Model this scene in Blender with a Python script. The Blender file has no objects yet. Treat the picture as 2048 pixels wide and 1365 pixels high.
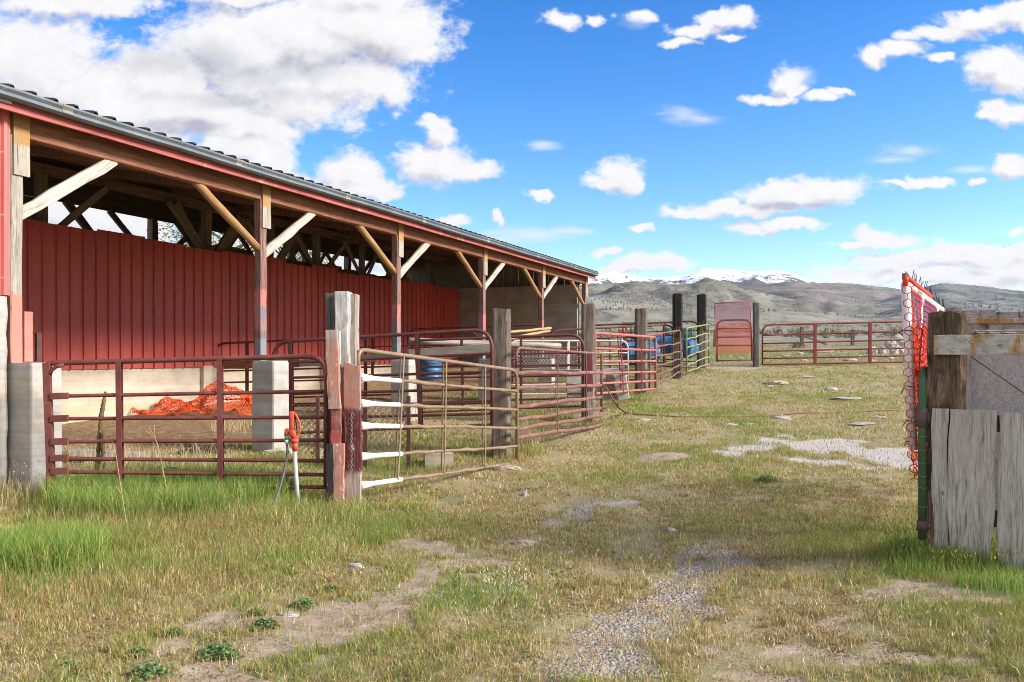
import bpy, bmesh, math, random
import numpy as np
from mathutils import Vector, Matrix
random.seed(7); rng = np.random.default_rng(11)
EXPOSURE = 1.37; SUN_E = 2.95; SUN_ANGLE = 16; SKY_S = .12; CLOUD_B = 3.28; HAZE = 1.1e-5
S = bpy.context.scene; COL = S.collection
PI = math.pi
CAMZ = 1.5; F = 1593.0; HX, HY = 1024.0, 712.0     # focal length in photo pixels, level eye line

def at(px, py, d):                                   # photo pixel at depth d -> point of the place
    return Vector(((px-HX)/F*d, d, CAMZ+(HY-py)/F*d))

# ------------------------------------------------------------------ noise / terrain
def _h(ix, iy, s):
    n = (ix.astype(np.int64)*374761393 + iy.astype(np.int64)*668265263 + s*982451653) & 0x7fffffff
    n = ((n ^ (n >> 13))*1274126177) & 0x7fffffff
    return ((n ^ (n >> 16)) & 0xffff)/65535.0
def vn(x, y, s=0):
    x = np.asarray(x, float); y = np.asarray(y, float)
    ix = np.floor(x); iy = np.floor(y); fx = x-ix; fy = y-iy
    fx = fx*fx*(3-2*fx); fy = fy*fy*(3-2*fy)
    a = _h(ix, iy, s); b = _h(ix+1, iy, s); c = _h(ix, iy+1, s); d = _h(ix+1, iy+1, s)
    return (a*(1-fx)+b*fx)*(1-fy)+(c*(1-fx)+d*fx)*fy
def fbm(x, y, o=4, s=0):
    r = 0; a = .5; t = 0
    for i in range(o):
        r = r+a*vn(x, y, s+i*17); t += a; a *= .5
        x = np.asarray(x)*2.03+3.1; y = np.asarray(y)*2.03+1.7
    return r/t
def sst(a, b, x):
    t = np.clip((np.asarray(x, float)-a)/(b-a), 0, 1); return t*t*(3-2*t)
GY = [-60, 8.5, 11, 14.2, 19.7, 23.5, 25.7, 40, 60, 120, 250, 600, 1200, 2500, 6000]
GZ = [0, 0, .08, .30, .60, .95, 1.19, 1.72, 2.6, 5.25, 11, 26.5, 53, 111, 260]
def gbase(x, y):
    x = np.asarray(x, float); y = np.asarray(y, float)
    z = np.interp(y, GY, GZ)
    z = z + .02*np.clip(-x-1.5, 0, 8)*sst(2, 9, y)*(1-sst(25, 60, y))
    z = z + .09*sst(1.2, 3.2, x)*(1-sst(9, 14, y))
    return z
def gz(x, y):
    x = np.asarray(x, float); y = np.asarray(y, float)
    z = gbase(x, y)
    z = z + (fbm(x*.9, y*.9, 3, 5)-.5)*.07 + (fbm(x*4, y*4, 2, 9)-.5)*.03+(fbm(x*9, y*9, 2, 13)-.5)*.022*(1-sst(9, 16, y))
    far = sst(40, 160, y)
    z = z + far*(fbm(x*.02, y*.02, 3, 21)-.5)*2.0
    return z
def g1(x, y): return float(gz(np.array([x]), np.array([y]))[0])
_dd = np.concatenate([np.arange(2.5, 40, .02), np.arange(40, 200, .2)])
def ground_at(px, py):                               # where the sight line of a pixel meets the ground
    X = (px-HX)/F*_dd
    pyg = HY-(gbase(X, _dd)-CAMZ)/_dd*F
    i = int(np.argmax(pyg <= py)); d = _dd[i]
    return float((px-HX)/F*d), float(d)

# ------------------------------------------------------------------ mesh builder
ROOT = {}
class MB:
    def __init__(self): self.v = []; self.f = []; self.g = []
    def quadring(self, rings, cap=True, closed=False):
        b = len(self.v); n = len(rings[0])
        for r in rings: self.v += [tuple(p) for p in r]
        m = len(rings)
        for i in range(m if closed else m-1):
            j = (i+1) % m
            for k in range(n):
                l = (k+1) % n
                self.f.append((b+i*n+k, b+i*n+l, b+j*n+l, b+j*n+k))
        if cap and not closed:
            self.f.append(tuple(b+k for k in range(n))[::-1]); self.f.append(tuple(b+(m-1)*n+k for k in range(n)))
    def tube(self, pts, r, n=8, cap=True, closed=False):
        pts = [Vector(p) for p in pts]; m = len(pts)
        rs = r if isinstance(r, (list, tuple)) else [r]*m
        rings = []; up = None
        for i, p in enumerate(pts):
            if closed: t = pts[(i+1) % m]-pts[i-1]
            else: t = pts[min(i+1, m-1)]-pts[max(i-1, 0)]
            if t.length < 1e-9: t = Vector((0, 0, 1))
            t.normalize()
            if up is None: up = Vector((0, 0, 1)) if abs(t.z) < .9 else Vector((1, 0, 0))
            a = t.cross(up)
            if a.length < 1e-6: a = t.cross(Vector((0, 1, 0)))
            a.normalize(); b = a.cross(t).normalized(); up = b
            rr = rs[i]
            ra, rb = rr if isinstance(rr, tuple) else (rr, rr)
            rings.append([p+a*(math.cos(2*PI*k/n)*ra)+b*(math.sin(2*PI*k/n)*rb) for k in range(n)])
        self.quadring(rings, cap, closed); d = 0; o = random.uniform(0, 9)
        for i in range(m):
            d += (pts[i]-pts[i-1]).length if i else 0
            for k in range(n): self.g.append((o+.06*math.cos(2*PI*k/n), .06*math.sin(2*PI*k/n), d))
        return self
    def plank(self, p0, p1, w, h, side, n=1, jit=0, ends=None):   # board from p0 to p1; w along side, h across
        p0 = Vector(p0); p1 = Vector(p1); t = (p1-p0).normalized(); s = Vector(side)
        s = (s-t*s.dot(t)).normalized(); u = t.cross(s)
        rings = []
        c = min(w, h)*.07
        for i in range(n+1):
            p = p0.lerp(p1, i/n)
            j = lambda: random.uniform(-jit, jit)
            p = p+s*j()+u*j()
            ww = w/2+j(); hh = h/2+j()
            rings.append([p+s*a+u*b for a, b in ((-ww+c, -hh), (ww-c, -hh), (ww, -hh+c), (ww, hh-c), (ww-c, hh), (-ww+c, hh), (-ww, hh-c), (-ww, -hh+c))])
        self.quadring(rings); o = random.uniform(0, 9); ln = (p1-p0).length
        for i in range(n+1):
            for a, b in ((-w/2, -h/2), (w/2, -h/2), (w/2, -h/2), (w/2, h/2), (w/2, h/2), (-w/2, h/2), (-w/2, h/2), (-w/2, -h/2)): self.g.append((o+a, b, o+ln*i/n))
        return self
    def box(self, lo, hi, M=None):
        x0, y0, z0 = lo; x1, y1, z1 = hi
        P = [(x0, y0, z0), (x1, y0, z0), (x1, y1, z0), (x0, y1, z0), (x0, y0, z1), (x1, y0, z1), (x1, y1, z1), (x0, y1, z1)]
        if M: P = [M(*p) for p in P]
        b = len(self.v); self.v += [tuple(p) for p in P]
        for f in ((3, 2, 1, 0), (4, 5, 6, 7), (0, 1, 5, 4), (1, 2, 6, 5), (2, 3, 7, 6), (3, 0, 4, 7)): self.f.append(tuple(b+i for i in f))
        return self
    def face(self, pts):
        b = len(self.v); self.v += [tuple(p) for p in pts]; self.f.append(tuple(range(b, b+len(pts)))); return self
    def build(self, name, mat, parent=None, smooth=False):
        me = bpy.data.meshes.new(name)
        vs = self.v
        root = parent
        while root is not None and root.parent is not None: root = root.parent
        if root is not None and root.name in ROOT:
            Mi = ROOT[root.name].inverted(); vs = [tuple(Mi @ Vector(p)) for p in vs]
        me.from_pydata(vs, [], self.f)
        bm = bmesh.new(); bm.from_mesh(me); bmesh.ops.recalc_face_normals(bm, faces=bm.faces); bm.to_mesh(me); bm.free()
        if len(self.g) == len(vs):
            at_ = me.attributes.new('grain', 'FLOAT_VECTOR', 'POINT'); at_.data.foreach_set('vector', np.array(self.g, np.float32).ravel())
        if smooth: me.polygons.foreach_set('use_smooth', [True]*len(me.polygons))
        me.materials.append(mat); me.update()
        o = bpy.data.objects.new(name, me); COL.objects.link(o)
        if parent is not None: o.parent = parent
        return o
def thing(name, label, cat, loc, rz=0, group=None):
    o = bpy.data.objects.new(name, None); COL.objects.link(o); o.empty_display_size = .2
    o.location = loc; o.rotation_euler = (0, 0, rz)
    ROOT[o.name] = Matrix.Translation(Vector(loc)) @ Matrix.Rotation(rz, 4, 'Z')
    tag(o, label, cat, group); return o
def tag(o, label=None, cat=None, group=None, kind=None):
    if label: o['label'] = label
    if cat: o['category'] = cat
    if group: o['group'] = group
    if kind: o['kind'] = kind
    return o
def solo(mb, name, mat, label, cat, loc, group=None, smooth=False):   # a thing that is one mesh, origin at loc
    loc = Vector(loc); mb.v = [tuple(Vector(p)-loc) for p in mb.v]
    o = mb.build(name, mat, None, smooth); o.location = loc; return tag(o, label, cat, group)
def npmesh(name, verts, quads=None, tris=None, col=None, mat=None, smooth=False, attrs=None):
    me = bpy.data.meshes.new(name); nv = len(verts)
    me.vertices.add(nv); me.vertices.foreach_set('co', np.ascontiguousarray(verts, np.float32).ravel())
    nq = 0 if quads is None else len(quads); nt = 0 if tris is None else len(tris)
    idx = []; st = []; o = 0
    if nq: idx.append(np.asarray(quads).ravel()); st.append(np.arange(nq)*4); o = nq*4
    if nt: idx.append(np.asarray(tris).ravel()); st.append(o+np.arange(nt)*3)
    idx = np.concatenate(idx).astype(np.int32); st = np.concatenate(st).astype(np.int32)
    me.loops.add(len(idx)); me.loops.foreach_set('vertex_index', idx)
    me.polygons.add(nq+nt); me.polygons.foreach_set('loop_start', st)
    if smooth: me.polygons.foreach_set('use_smooth', np.ones(nq+nt, bool))
    me.update(calc_edges=True)
    if col is not None:
        a = me.color_attributes.new('col', 'FLOAT_COLOR', 'POINT')
        c = np.ones((nv, 4), np.float32); c[:, :3] = col; a.data.foreach_set('color', c.ravel())
    for k, v in (attrs or {}).items():
        a = me.attributes.new(k, 'FLOAT', 'POINT'); a.data.foreach_set('value', np.asarray(v, np.float32))
    me.materials.append(mat)
    ob = bpy.data.objects.new(name, me); COL.objects.link(ob); return ob

# ------------------------------------------------------------------ materials
class NT:
    def __init__(self, name):
        self.m = bpy.data.materials.new(name); self.m.use_nodes = True
        self.t = self.m.node_tree; self.n = self.t.nodes; self.n.clear()
        self.out = self.N('ShaderNodeOutputMaterial')
    def N(self, ty, **k):
        x = self.n.new(ty)
        for a, b in k.items():
            if a.startswith('i_'): x.inputs[a[2:].replace('_', ' ')].default_value = b
            else: setattr(x, a, b)
        return x
    def L(self, a, b): self.t.links.new(a, b)
    def coord(self, scale=(1, 1, 1), kind='Object'):
        tc = self.N('ShaderNodeTexCoord'); mp = self.N('ShaderNodeMapping'); mp.inputs['Scale'].default_value = scale
        self.L(tc.outputs[kind], mp.inputs['Vector']); return mp.outputs['Vector']
    def noise(self, vec, scale, detail=6, rough=.6, dist=0):
        x = self.N('ShaderNodeTexNoise'); x.inputs['Scale'].default_value = scale; x.inputs['Detail'].default_value = detail
        x.inputs['Roughness'].default_value = rough; x.inputs['Distortion'].default_value = dist
        self.L(vec, x.inputs['Vector']); return x.outputs['Fac']
    def ramp(self, fac, stops, interp='LINEAR'):
        x = self.N('ShaderNodeValToRGB'); e = x.color_ramp.elements; x.color_ramp.interpolation = interp
        while len(e) < len(stops): e.new(.5)
        for i, (p, c) in enumerate(stops):
            e[i].position = p; e[i].color = (*c, 1) if not isinstance(c, (int, float)) else (c, c, c, 1)
        self.L(fac, x.inputs['Fac']); return x.outputs['Color']
    def mix(self, fac, a, b, mode='MIX'):
        x = self.N('ShaderNodeMix', data_type='RGBA', blend_type=mode)
        for s, v in ((x.inputs[0], fac), (x.inputs[6], a), (x.inputs[7], b)):
            if isinstance(v, (int, float)): s.default_value = v
            elif isinstance(v, tuple): s.default_value = (*v, 1)
            else: self.L(v, s)
        return x.outputs[2]
    def math(self, op, a, b=0.0, c=None, clamp=False):
        x = self.N('ShaderNodeMath', operation=op, use_clamp=clamp)
        for s, v in zip(x.inputs, (a, b, c)):
            if v is None: continue
            if isinstance(v, (int, float)): s.default_value = v
            else: self.L(v, s)
        return x.outputs[0]
    def sep(self, vec):
        x = self.N('ShaderNodeSeparateXYZ'); self.L(vec, x.inputs[0]); return x.outputs
    def finish(self, color, rough=.8, bump=None, bstr=.3, bdist=.01, metal=0, spec=.3, translucent=0):
        p = self.N('ShaderNodeBsdfPrincipled')
        if isinstance(color, tuple): p.inputs['Base Color'].default_value = (*color, 1)
        else: self.L(color, p.inputs['Base Color'])
        if isinstance(rough, (int, float)): p.inputs['Roughness'].default_value = rough
        else: self.L(rough, p.inputs['Roughness'])
        p.inputs['Metallic'].default_value = metal; p.inputs['Specular IOR Level'].default_value = spec
        if bump is not None:
            b = self.N('ShaderNodeBump'); b.inputs['Strength'].default_value = bstr; b.inputs['Distance'].default_value = bdist
            self.L(bump, b.inputs['Height']); self.L(b.outputs[0], p.inputs['Normal'])
        o = p.outputs[0]
        if translucent:
            t = self.N('ShaderNodeBsdfTranslucent'); self.L(color, t.inputs['Color'])
            ms = self.N('ShaderNodeMixShader'); ms.inputs[0].default_value = translucent
            self.L(o, ms.inputs[1]); self.L(t.outputs[0], ms.inputs[2]); o = ms.outputs[0]
        self.L(o, self.out.inputs['Surface']); return self.m
AX = {'x': (.07, 1, 1), 'y': (1, .07, 1), 'z': (1, 1, .07), 'g': (1, 1, .07)}
def wood(name, dark, mid, light, ax='z', rough=.85, sc=18, layers=(), knots=True):
    """weathered wood, grain along ax; layers = [(colour, noise scale, threshold, soft, zlo, zhi)] old paint left in patches"""
    T = NT(name); v0 = T.coord(); GA = T.N('ShaderNodeAttribute', attribute_name='grain').outputs['Vector'] if ax == 'g' else None
    def gco(s):
        if GA is None: return T.coord(s)
        mp = T.N('ShaderNodeMapping'); mp.inputs['Scale'].default_value = s; T.L(GA, mp.inputs['Vector']); return mp.outputs['Vector']
    v = gco(AX[ax])
    g = T.noise(v, sc*1.5, 9, .7, .5); g2 = T.noise(v, sc*7, 5, .75)
    f = T.math('ADD', T.math('MULTIPLY', g, .5), T.math('MULTIPLY', g2, .5))
    c = T.ramp(f, [(.39, dark), (.48, mid), (.60, light)])
    gc = T.noise(gco(tuple(1 if q == 1 else .03 for q in AX[ax])), sc*4.2, 3, .55, .3)
    c = T.mix(T.ramp(gc, [(.32, .62), (.40, 0.)]), c, tuple(x*.4 for x in dark))
    big = T.noise(v0, 2.2, 4, .6)
    c = T.mix(T.math('MULTIPLY', T.ramp(big, [(.4, 0.), (.65, 1.)]), .45), c, mid)
    if knots:
        vo = T.N('ShaderNodeTexVoronoi'); vo.inputs['Scale'].default_value = 3.1; T.L(T.coord((1.6, 1.6, 1.0) if ax == 'z' else (1, 1.6, 1.6)), vo.inputs['Vector'])
        c = T.mix(T.ramp(vo.outputs['Distance'], [(.03, 1.), (.09, 0.)]), c, tuple(x*.45 for x in dark))
    for (lc, ls, th, soft, zlo, zhi) in layers:
        n = T.noise(T.coord((1, 1, .45)), ls, 7, .7, .4)
        m = T.ramp(n, [(max(th-soft, 0), 0.), (min(th+soft, 1), 1.)])
        if zlo is not None:
            z = T.sep(v0)[2]; zz = T.math('ADD', z, T.math('MULTIPLY', T.math('SUBTRACT', n, .5), .12))
            a = T.N('ShaderNodeMapRange'); a.inputs[1].default_value = zlo; a.inputs[2].default_value = zlo+.04; T.L(zz, a.inputs[0])
            b = T.N('ShaderNodeMapRange'); b.inputs[1].default_value = zhi; b.inputs[2].default_value = zhi-.04; T.L(zz, b.inputs[0])
            m = T.math('MULTIPLY', T.math('MULTIPLY', m, a.outputs[0]), b.outputs[0])
        m = T.math('MULTIPLY', m, T.ramp(f, [(.40, .1), (.49, 1.)]))
        c = T.mix(m, c, lc)
    return T.finish(c, rough, f, .8, .006)
def paint(name, base, worn, rust=None, rough=.5, sc=9, amt=.5, spec=.4, metal=0):
    T = NT(name); v = T.coord()
    n = T.noise(v, sc, 7, .7, .3); n2 = T.noise(v, sc*6, 5, .7)
    c = T.mix(T.ramp(n, [(amt-.1, 0.), (amt+.15, 1.)]), base, worn)
    c = T.mix(T.ramp(T.noise(v, 2.7, 5, .65), [(.38, .45), (.60, 0.)]), c, tuple(x*.55 for x in base))
    c = T.mix(T.ramp(T.noise(v, sc*9, 3, .6), [(.62, 0.), (.70, .5)]), c, tuple(min(1, x*1.5+.04) for x in worn))
    if rust: c = T.mix(T.ramp(n2, [(.58, 0.), (.68, 1.)]), c, rust)
    return T.finish(c, T.ramp(n2, [(.3, rough), (.7, min(1, rough+.25))]), n2, .25, .003, metal, spec)
def concrete(name, a, b, c, stain=None):
    T = NT(name); v = T.coord()
    n = T.noise(v, 3, 9, .7, .4); n2 = T.noise(v, 45, 5, .7); lines = T.noise(T.coord((.15, .15, 3.2)), 2.5, 5, .6)
    col = T.ramp(T.math('ADD', T.math('MULTIPLY', n, .5), T.math('MULTIPLY', lines, .5)), [(.36, a), (.5, b), (.64, c)])
    col = T.mix(T.ramp(n2, [(.6, 0.), (.75, .35)]), col, tuple(x*.5 for x in a))
    if stain: col = T.mix(T.ramp(T.noise(T.coord((.4, .4, 1.6)), 2.1, 6), [(.5, 0.), (.68, .6)]), col, stain)
    return T.finish(col, .9, T.math('ADD', n2, T.math('MULTIPLY', lines, 1.5)), .5, .008)

M = {}
GREY = ((.10, .085, .07), (.25, .215, .18), (.42, .375, .33))
M['rail_rust'] = paint('old red gate paint', (.145, .036, .03), (.20, .065, .052), (.09, .04, .028), .5, 6, .5)
M['rail_dark'] = paint('dark red pen paint', (.125, .034, .029), (.17, .055, .046), (.08, .035, .026), .55, 6, .5)
M['rail_faded'] = paint('faded oxide red paint', (.185, .078, .062), (.26, .145, .12), (.14, .05, .04), .6, 6, .52)
M['rail_pink'] = paint('sun bleached pink red paint', (.38, .11, .09), (.46, .18, .15), None, .5, 5, .5)
M['rail_olive'] = paint('olive gate paint rubbed to brown', (.25, .195, .08), (.25, .15, .11), (.36, .31, .26), .30, 4, .42, .6)
M['rail_green'] = paint('weathered green gate paint', (.22, .24, .12), (.33, .32, .2), (.2, .17, .1), .55, 6, .5)
M['rail_white'] = paint('chipped white pen paint', (.62, .57, .52), (.5, .42, .36), (.3, .1, .07), .6, 10, .58)
M['white_paint'] = paint('white rail paint', (.70, .69, .665), (.58, .55, .51), None, .6, 8, .6)
M['red_gate'] = paint('deep red gate paint', (.19, .018, .024), (.23, .03, .03), None, .35, 6, .55)
M['pole_green'] = paint('green pipe paint', (.055, .12, .055), (.08, .14, .07), (.14, .07, .05), .45, 9, .5)
M['pole_purple'] = paint('brown hinge steel', (.10, .065, .06), (.14, .09, .085), (.07, .04, .03), .5, 9, .5)
M['pvc'] = paint('white plastic pipe', (.80, .78, .76), (.74, .72, .70), None, .35, 6, .6)
M['blue_drum'] = paint('blue plastic', (.025, .13, .30), (.05, .18, .37), None, .35, 5, .55)
M['green_tank'] = paint('dark green plastic', (.012, .09, .065), (.02, .12, .09), None, .4, 5, .55)
M['orange_net'] = paint('orange plastic netting', (.80, .085, .018), (.85, .13, .03), None, .5, 5, .55)
M['orange_deep'] = paint('red orange plastic netting', (.72, .045, .02), (.78, .07, .03), None, .5, 5, .55)
M['purple_net'] = paint('purple pink plastic netting', (.36, .07, .17), (.42, .12, .24), None, .5, 5, .55)
M['hydrant_red'] = paint('red cast hydrant paint', (.62, .075, .045), (.68, .12, .07), None, .38, 12, .55)
M['galv'] = paint('galvanised pipe', (.55, .57, .58), (.46, .48, .5), None, .4, 14, .5, .5, .3)
M['brass_green'] = paint('green hose fitting', (.03, .25, .16), (.05, .3, .2), None, .4)
M['hose_grey'] = paint('grey vinyl hose', (.085, .09, .105), (.13, .135, .15), None, .4, 30)
M['hose_brown'] = paint('brown rubber hose', (.24, .11, .06), (.32, .17, .1), None, .6, 8)
M['black'] = paint('black plastic', (.012, .012, .012), (.03, .03, .03), None, .6)
M['wire'] = paint('dull wire', (.25, .22, .2), (.16, .12, .1), None, .5)
M['steel_dark'] = paint('rusty angle steel', (.09, .035, .028), (.13, .06, .045), None, .7)
M['bulb'] = paint('clear dusty glass', (.5, .45, .36), (.4, .35, .28), None, .15)
# ------------------------------------------------------------------ camera, sun, sky
cam = bpy.data.cameras.new('camera'); cam.lens = 28; cam.sensor_width = 36; cam.shift_y = 29.5/2048; cam.clip_end = 60000
co = bpy.data.objects.new('camera', cam); COL.objects.link(co); co.location = (0, 0, CAMZ); co.rotation_euler = (PI/2, 0, 0); S.camera = co
S.view_settings.view_transform = 'Standard'; S.view_settings.look = 'None'; S.view_settings.exposure = EXPOSURE; S.view_settings.gamma = 1
SUN_EL = math.radians(29); SUN_AZ = math.atan2(.965, -.26)         # clockwise from +Y
sd = Vector((math.sin(SUN_AZ)*math.cos(SUN_EL), math.cos(SUN_AZ)*math.cos(SUN_EL), math.sin(SUN_EL)))
sl = bpy.data.lights.new('sun', 'SUN'); sl.energy = SUN_E; sl.angle = math.radians(SUN_ANGLE); sl.color = (1, .93, .82)
so = bpy.data.objects.new('sun', sl); COL.objects.link(so); so.rotation_euler = (-sd).to_track_quat('-Z', 'Y').to_euler(); so.location = (40, -20, 60)

W = bpy.data.worlds.new('World'); S.world = W; W.use_nodes = True
wt = W.node_tree; wt.nodes.clear()
class WN(NT):
    def __init__(self, t): self.t = t; self.n = t.nodes
BL = [ (170,430,150,60),(60,420,90,60),(300,460,60,50),(520,500,160,40),(740,500,80,40),(640,520,80,40),  # cumulus: centre x, y, half width, half height (photo pixels as angles of the sky)
 (60,130,150,120),(190,205,170,90),(30,250,120,70),(300,215,190,80),(330,160,130,75),(470,105,170,95),(600,75,170,90),(700,40,150,70),(760,60,130,75),(810,70,85,75),(560,190,190,75),
 (690,165,140,62),(790,185,38,46),(500,255,110,45),(430,225,120,60),(150,10,170,26),(470,-10,110,28),(720,-10,130,40),
 (495,300,85,42),(530,335,62,40),(450,290,60,24),(560,370,70,30),
 (700,345,62,34),(735,372,62,30),(690,375,56,26),(770,390,35,16),(870,325,76,38),(930,340,66,20),(840,340,50,22),(872,262,36,28),(862,240,18,14),
 (1245,348,50,30),(1215,360,42,14),(1275,365,26,16),(1076,395,25,11),(995,428,15,11),(905,440,36,13),
 (1120,38,30,18),(1190,36,26,14),(1285,36,34,12),(1400,62,52,16),(1365,86,36,11),(1450,40,56,18),(1480,34,30,12),(1462,76,22,8),
 (1578,162,40,26),(1545,200,54,10),(1600,185,30,10),(1650,198,38,10),(1680,186,20,8),(1745,108,34,18),(1800,98,50,18),(1880,65,80,20),(1960,42,90,24),(2030,30,60,28),
 (1995,130,66,42),(2030,150,50,40),(2020,228,52,26),(1970,240,28,10),(1880,118,26,10),(2030,335,36,22),(1845,362,46,11),(1800,372,36,7),(1960,362,24,7),
 (1660,380,86,30),(1590,395,80,28),(1530,400,70,26),(1480,422,110,15),(1390,430,60,11),(1490,458,42,12),(1575,452,66,13),(1290,450,30,7),
 (1210,505,36,9),(1290,530,86,16),(1345,520,34,12),(1240,540,60,12),(1760,476,58,18),(1700,490,46,8),(1890,505,130,14),(1950,498,100,20),(2030,505,60,20),
 (1830,548,170,19),(1720,555,80,16),(1930,552,150,24),(2030,535,80,34),(1790,520,90,16),(1960,520,120,22),(2030,460,18,7)]
WS = [(1365,230,86,22),(1400,238,60,16),(1080,290,46,16),(1830,300,90,20),(1780,320,70,14),(1060,470,130,22),(1140,462,90,14),(980,480,120,14),(1950,340,80,12),(1275,40,50,20),(1600,150,50,30)]
grp = bpy.data.node_groups.new('cloud_density', 'ShaderNodeTree')
grp.interface.new_socket('P', in_out='INPUT', socket_type='NodeSocketVector')
grp.interface.new_socket('Fac', in_out='OUTPUT', socket_type='NodeSocketFloat')
G = WN(grp); gi = G.N('NodeGroupInput'); go = G.N('NodeGroupOutput')
wv = G.N('ShaderNodeTexNoise'); wv.inputs['Scale'].default_value = 19; wv.inputs['Detail'].default_value = 5; G.L(gi.outputs[0], wv.inputs['Vector'])
w1 = G.N('ShaderNodeVectorMath', operation='MULTIPLY_ADD'); G.L(wv.outputs['Color'], w1.inputs[0]); w1.inputs[1].default_value = (.058, .040, 0); w1.inputs[2].default_value = (-.029, -.020, 0)
w2 = G.N('ShaderNodeVectorMath', operation='ADD'); G.L(w1.outputs[0], w2.inputs[0]); G.L(gi.outputs[0], w2.inputs[1])
def blobs(lst):
    cur = None
    for (x, y, rx, ry) in lst:
        a = (x-HX)/F; b = (HY-y)/F; ra = rx/F*1.3; rb = ry/F*1.3
        ma = G.N('ShaderNodeVectorMath', operation='MULTIPLY_ADD'); G.L(w2.outputs[0], ma.inputs[0])
        ma.inputs[1].default_value = (1/ra, 1/rb, 0); ma.inputs[2].default_value = (-a/ra, -b/rb, 0)
        ln = G.N('ShaderNodeVectorMath', operation='LENGTH'); G.L(ma.outputs[0], ln.inputs[0])
        if cur is None: cur = ln.outputs['Value']
        else: cur = G.math('MINIMUM', cur, ln.outputs['Value'])
    return G.math('SUBTRACT', 1.0, cur)
d1 = blobs(BL)
st = G.N('ShaderNodeVectorMath', operation='MULTIPLY'); G.L(gi.outputs[0], st.inputs[0]); st.inputs[1].default_value = (1, 1.35, 1)
fn = G.noise(st.outputs[0], 22, 11, .66, .25)
fn2 = G.noise(st.outputs[0], 75, 6, .62, .1)
damp = G.math('SUBTRACT', 1.0, G.math('MULTIPLY', d1, 1.25, None, True)); damp = G.math('ADD', G.math('MULTIPLY', damp, .78), .22)
nz_ = G.math('ADD', G.math('MULTIPLY', G.math('SUBTRACT', fn, .54), 2.3), G.math('MULTIPLY', G.math('SUBTRACT', fn2, .5), 1.2))
dens = G.math('ADD', G.math('MULTIPLY', d1, 1.45), G.math('MULTIPLY', nz_, damp))
G.L(dens, go.inputs[0])
X = WN(wt); wo = X.N('ShaderNodeOutputWorld'); bg = X.N('ShaderNodeBackground')
tc = X.N('ShaderNodeTexCoord'); dirv = tc.outputs['Generated']
sky = X.N('ShaderNodeTexSky', sky_type='NISHITA'); sky.sun_disc = False; sky.sun_elevation = SUN_EL; sky.sun_rotation = SUN_AZ
sky.altitude = 1900; sky.air_density = 1.0; sky.dust_density = .4; sky.ozone_density = 2.2
hs = X.N('ShaderNodeHueSaturation'); hs.inputs['Saturation'].default_value = 1.28; hs.inputs['Value'].default_value = .88; hs.inputs['Hue'].default_value = .497
X.L(sky.outputs[0], hs.inputs['Color'])
dx = X.sep(dirv)
skyt = X.mix(X.math('MULTIPLY', 1.0, 1.0), (1., 1., 1.), X.ramp(dx[2], [(.0, (1.42, 1.12, .98)), (.14, (1.08, .99, 1.0)), (.42, (.27, .72, 1.0))]))
skyc = X.mix(1.0, hs.outputs[0], skyt, 'MULTIPLY')
yy = X.math('MAXIMUM', dx[1], .02)
cx = X.N('ShaderNodeCombineXYZ'); X.L(X.math('DIVIDE', dx[0], yy), cx.inputs[0]); X.L(X.math('DIVIDE', dx[2], yy), cx.inputs[1])
P = cx.outputs[0]
def gnode(vec):
    g = X.N('ShaderNodeGroup'); g.node_tree = grp; X.L(vec, g.inputs[0]); return g.outputs[0]
D0 = gnode(P)
of = X.N('ShaderNodeVectorMath', operation='ADD'); X.L(P, of.inputs[0]); of.inputs[1].default_value = (.011, .016, 0)
D1 = gnode(of.outputs[0])
front = X.N('ShaderNodeMapRange', interpolation_type='SMOOTHSTEP'); front.inputs[1].default_value = .05; front.inputs[2].default_value = .3; X.L(dx[1], front.inputs[0])
al = X.N('ShaderNodeMapRange', interpolation_type='SMOOTHSTEP'); al.inputs[1].default_value = -.12; al.inputs[2].default_value = .72; X.L(D0, al.inputs[0])
# unseen clouds behind the camera: plain noise, cover raised for neutral fill light
bn = X.noise(dirv, 2.6, 8, .6); ba = X.ramp(bn, [(.40, 0.), (.54, 1.)])
alpha = X.mix(front.outputs[0], ba, al.outputs[0])
# cloud body: tops lit, bases grey where the cloud above is thick
sh = X.N('ShaderNodeMapRange', interpolation_type='SMOOTHSTEP'); sh.inputs[1].default_value = .45; sh.inputs[2].default_value = 1.9; X.L(D1, sh.inputs[0])
soft = X.noise(P, 11, 8, .6, .4)
gfac = X.math('MULTIPLY', sh.outputs[0], X.ramp(soft, [(.40, 0.), (.62, 1.)]), None, True)
def blot(x, y, rx, ry):
    ma = X.N('ShaderNodeVectorMath', operation='MULTIPLY_ADD'); X.L(P, ma.inputs[0]); ra = rx/F; rb = ry/F
    ma.inputs[1].default_value = (1/ra, 1/rb, 0); ma.inputs[2].default_value = (-(x-HX)/F/ra, -(HY-y)/F/rb, 0)
    ln = X.N('ShaderNodeVectorMath', operation='LENGTH'); X.L(ma.outputs[0], ln.inputs[0]); return ln.outputs['Value']
bd = None
for b in ((330,125,150,36),(430,118,150,48),(520,150,110,50),(560,190,100,30),(600,140,130,40),(700,115,140,28),(60,210,120,30),(470,200,90,18),(100,255,120,24),(1600,412,120,9),(340,255,110,16)):
    v = blot(*b); bd = v if bd is None else X.math('MINIMUM', bd, v)
bsoft = X.math('ADD', X.math('SUBTRACT', 1.25, bd), X.math('MULTIPLY', X.math('SUBTRACT', soft, .5), 3.0))
bm_ = X.N('ShaderNodeMapRange', interpolation_type='SMOOTHSTEP'); bm_.inputs[1].default_value = .05; bm_.inputs[2].default_value = 1.1; X.L(bsoft, bm_.inputs[0])
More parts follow.
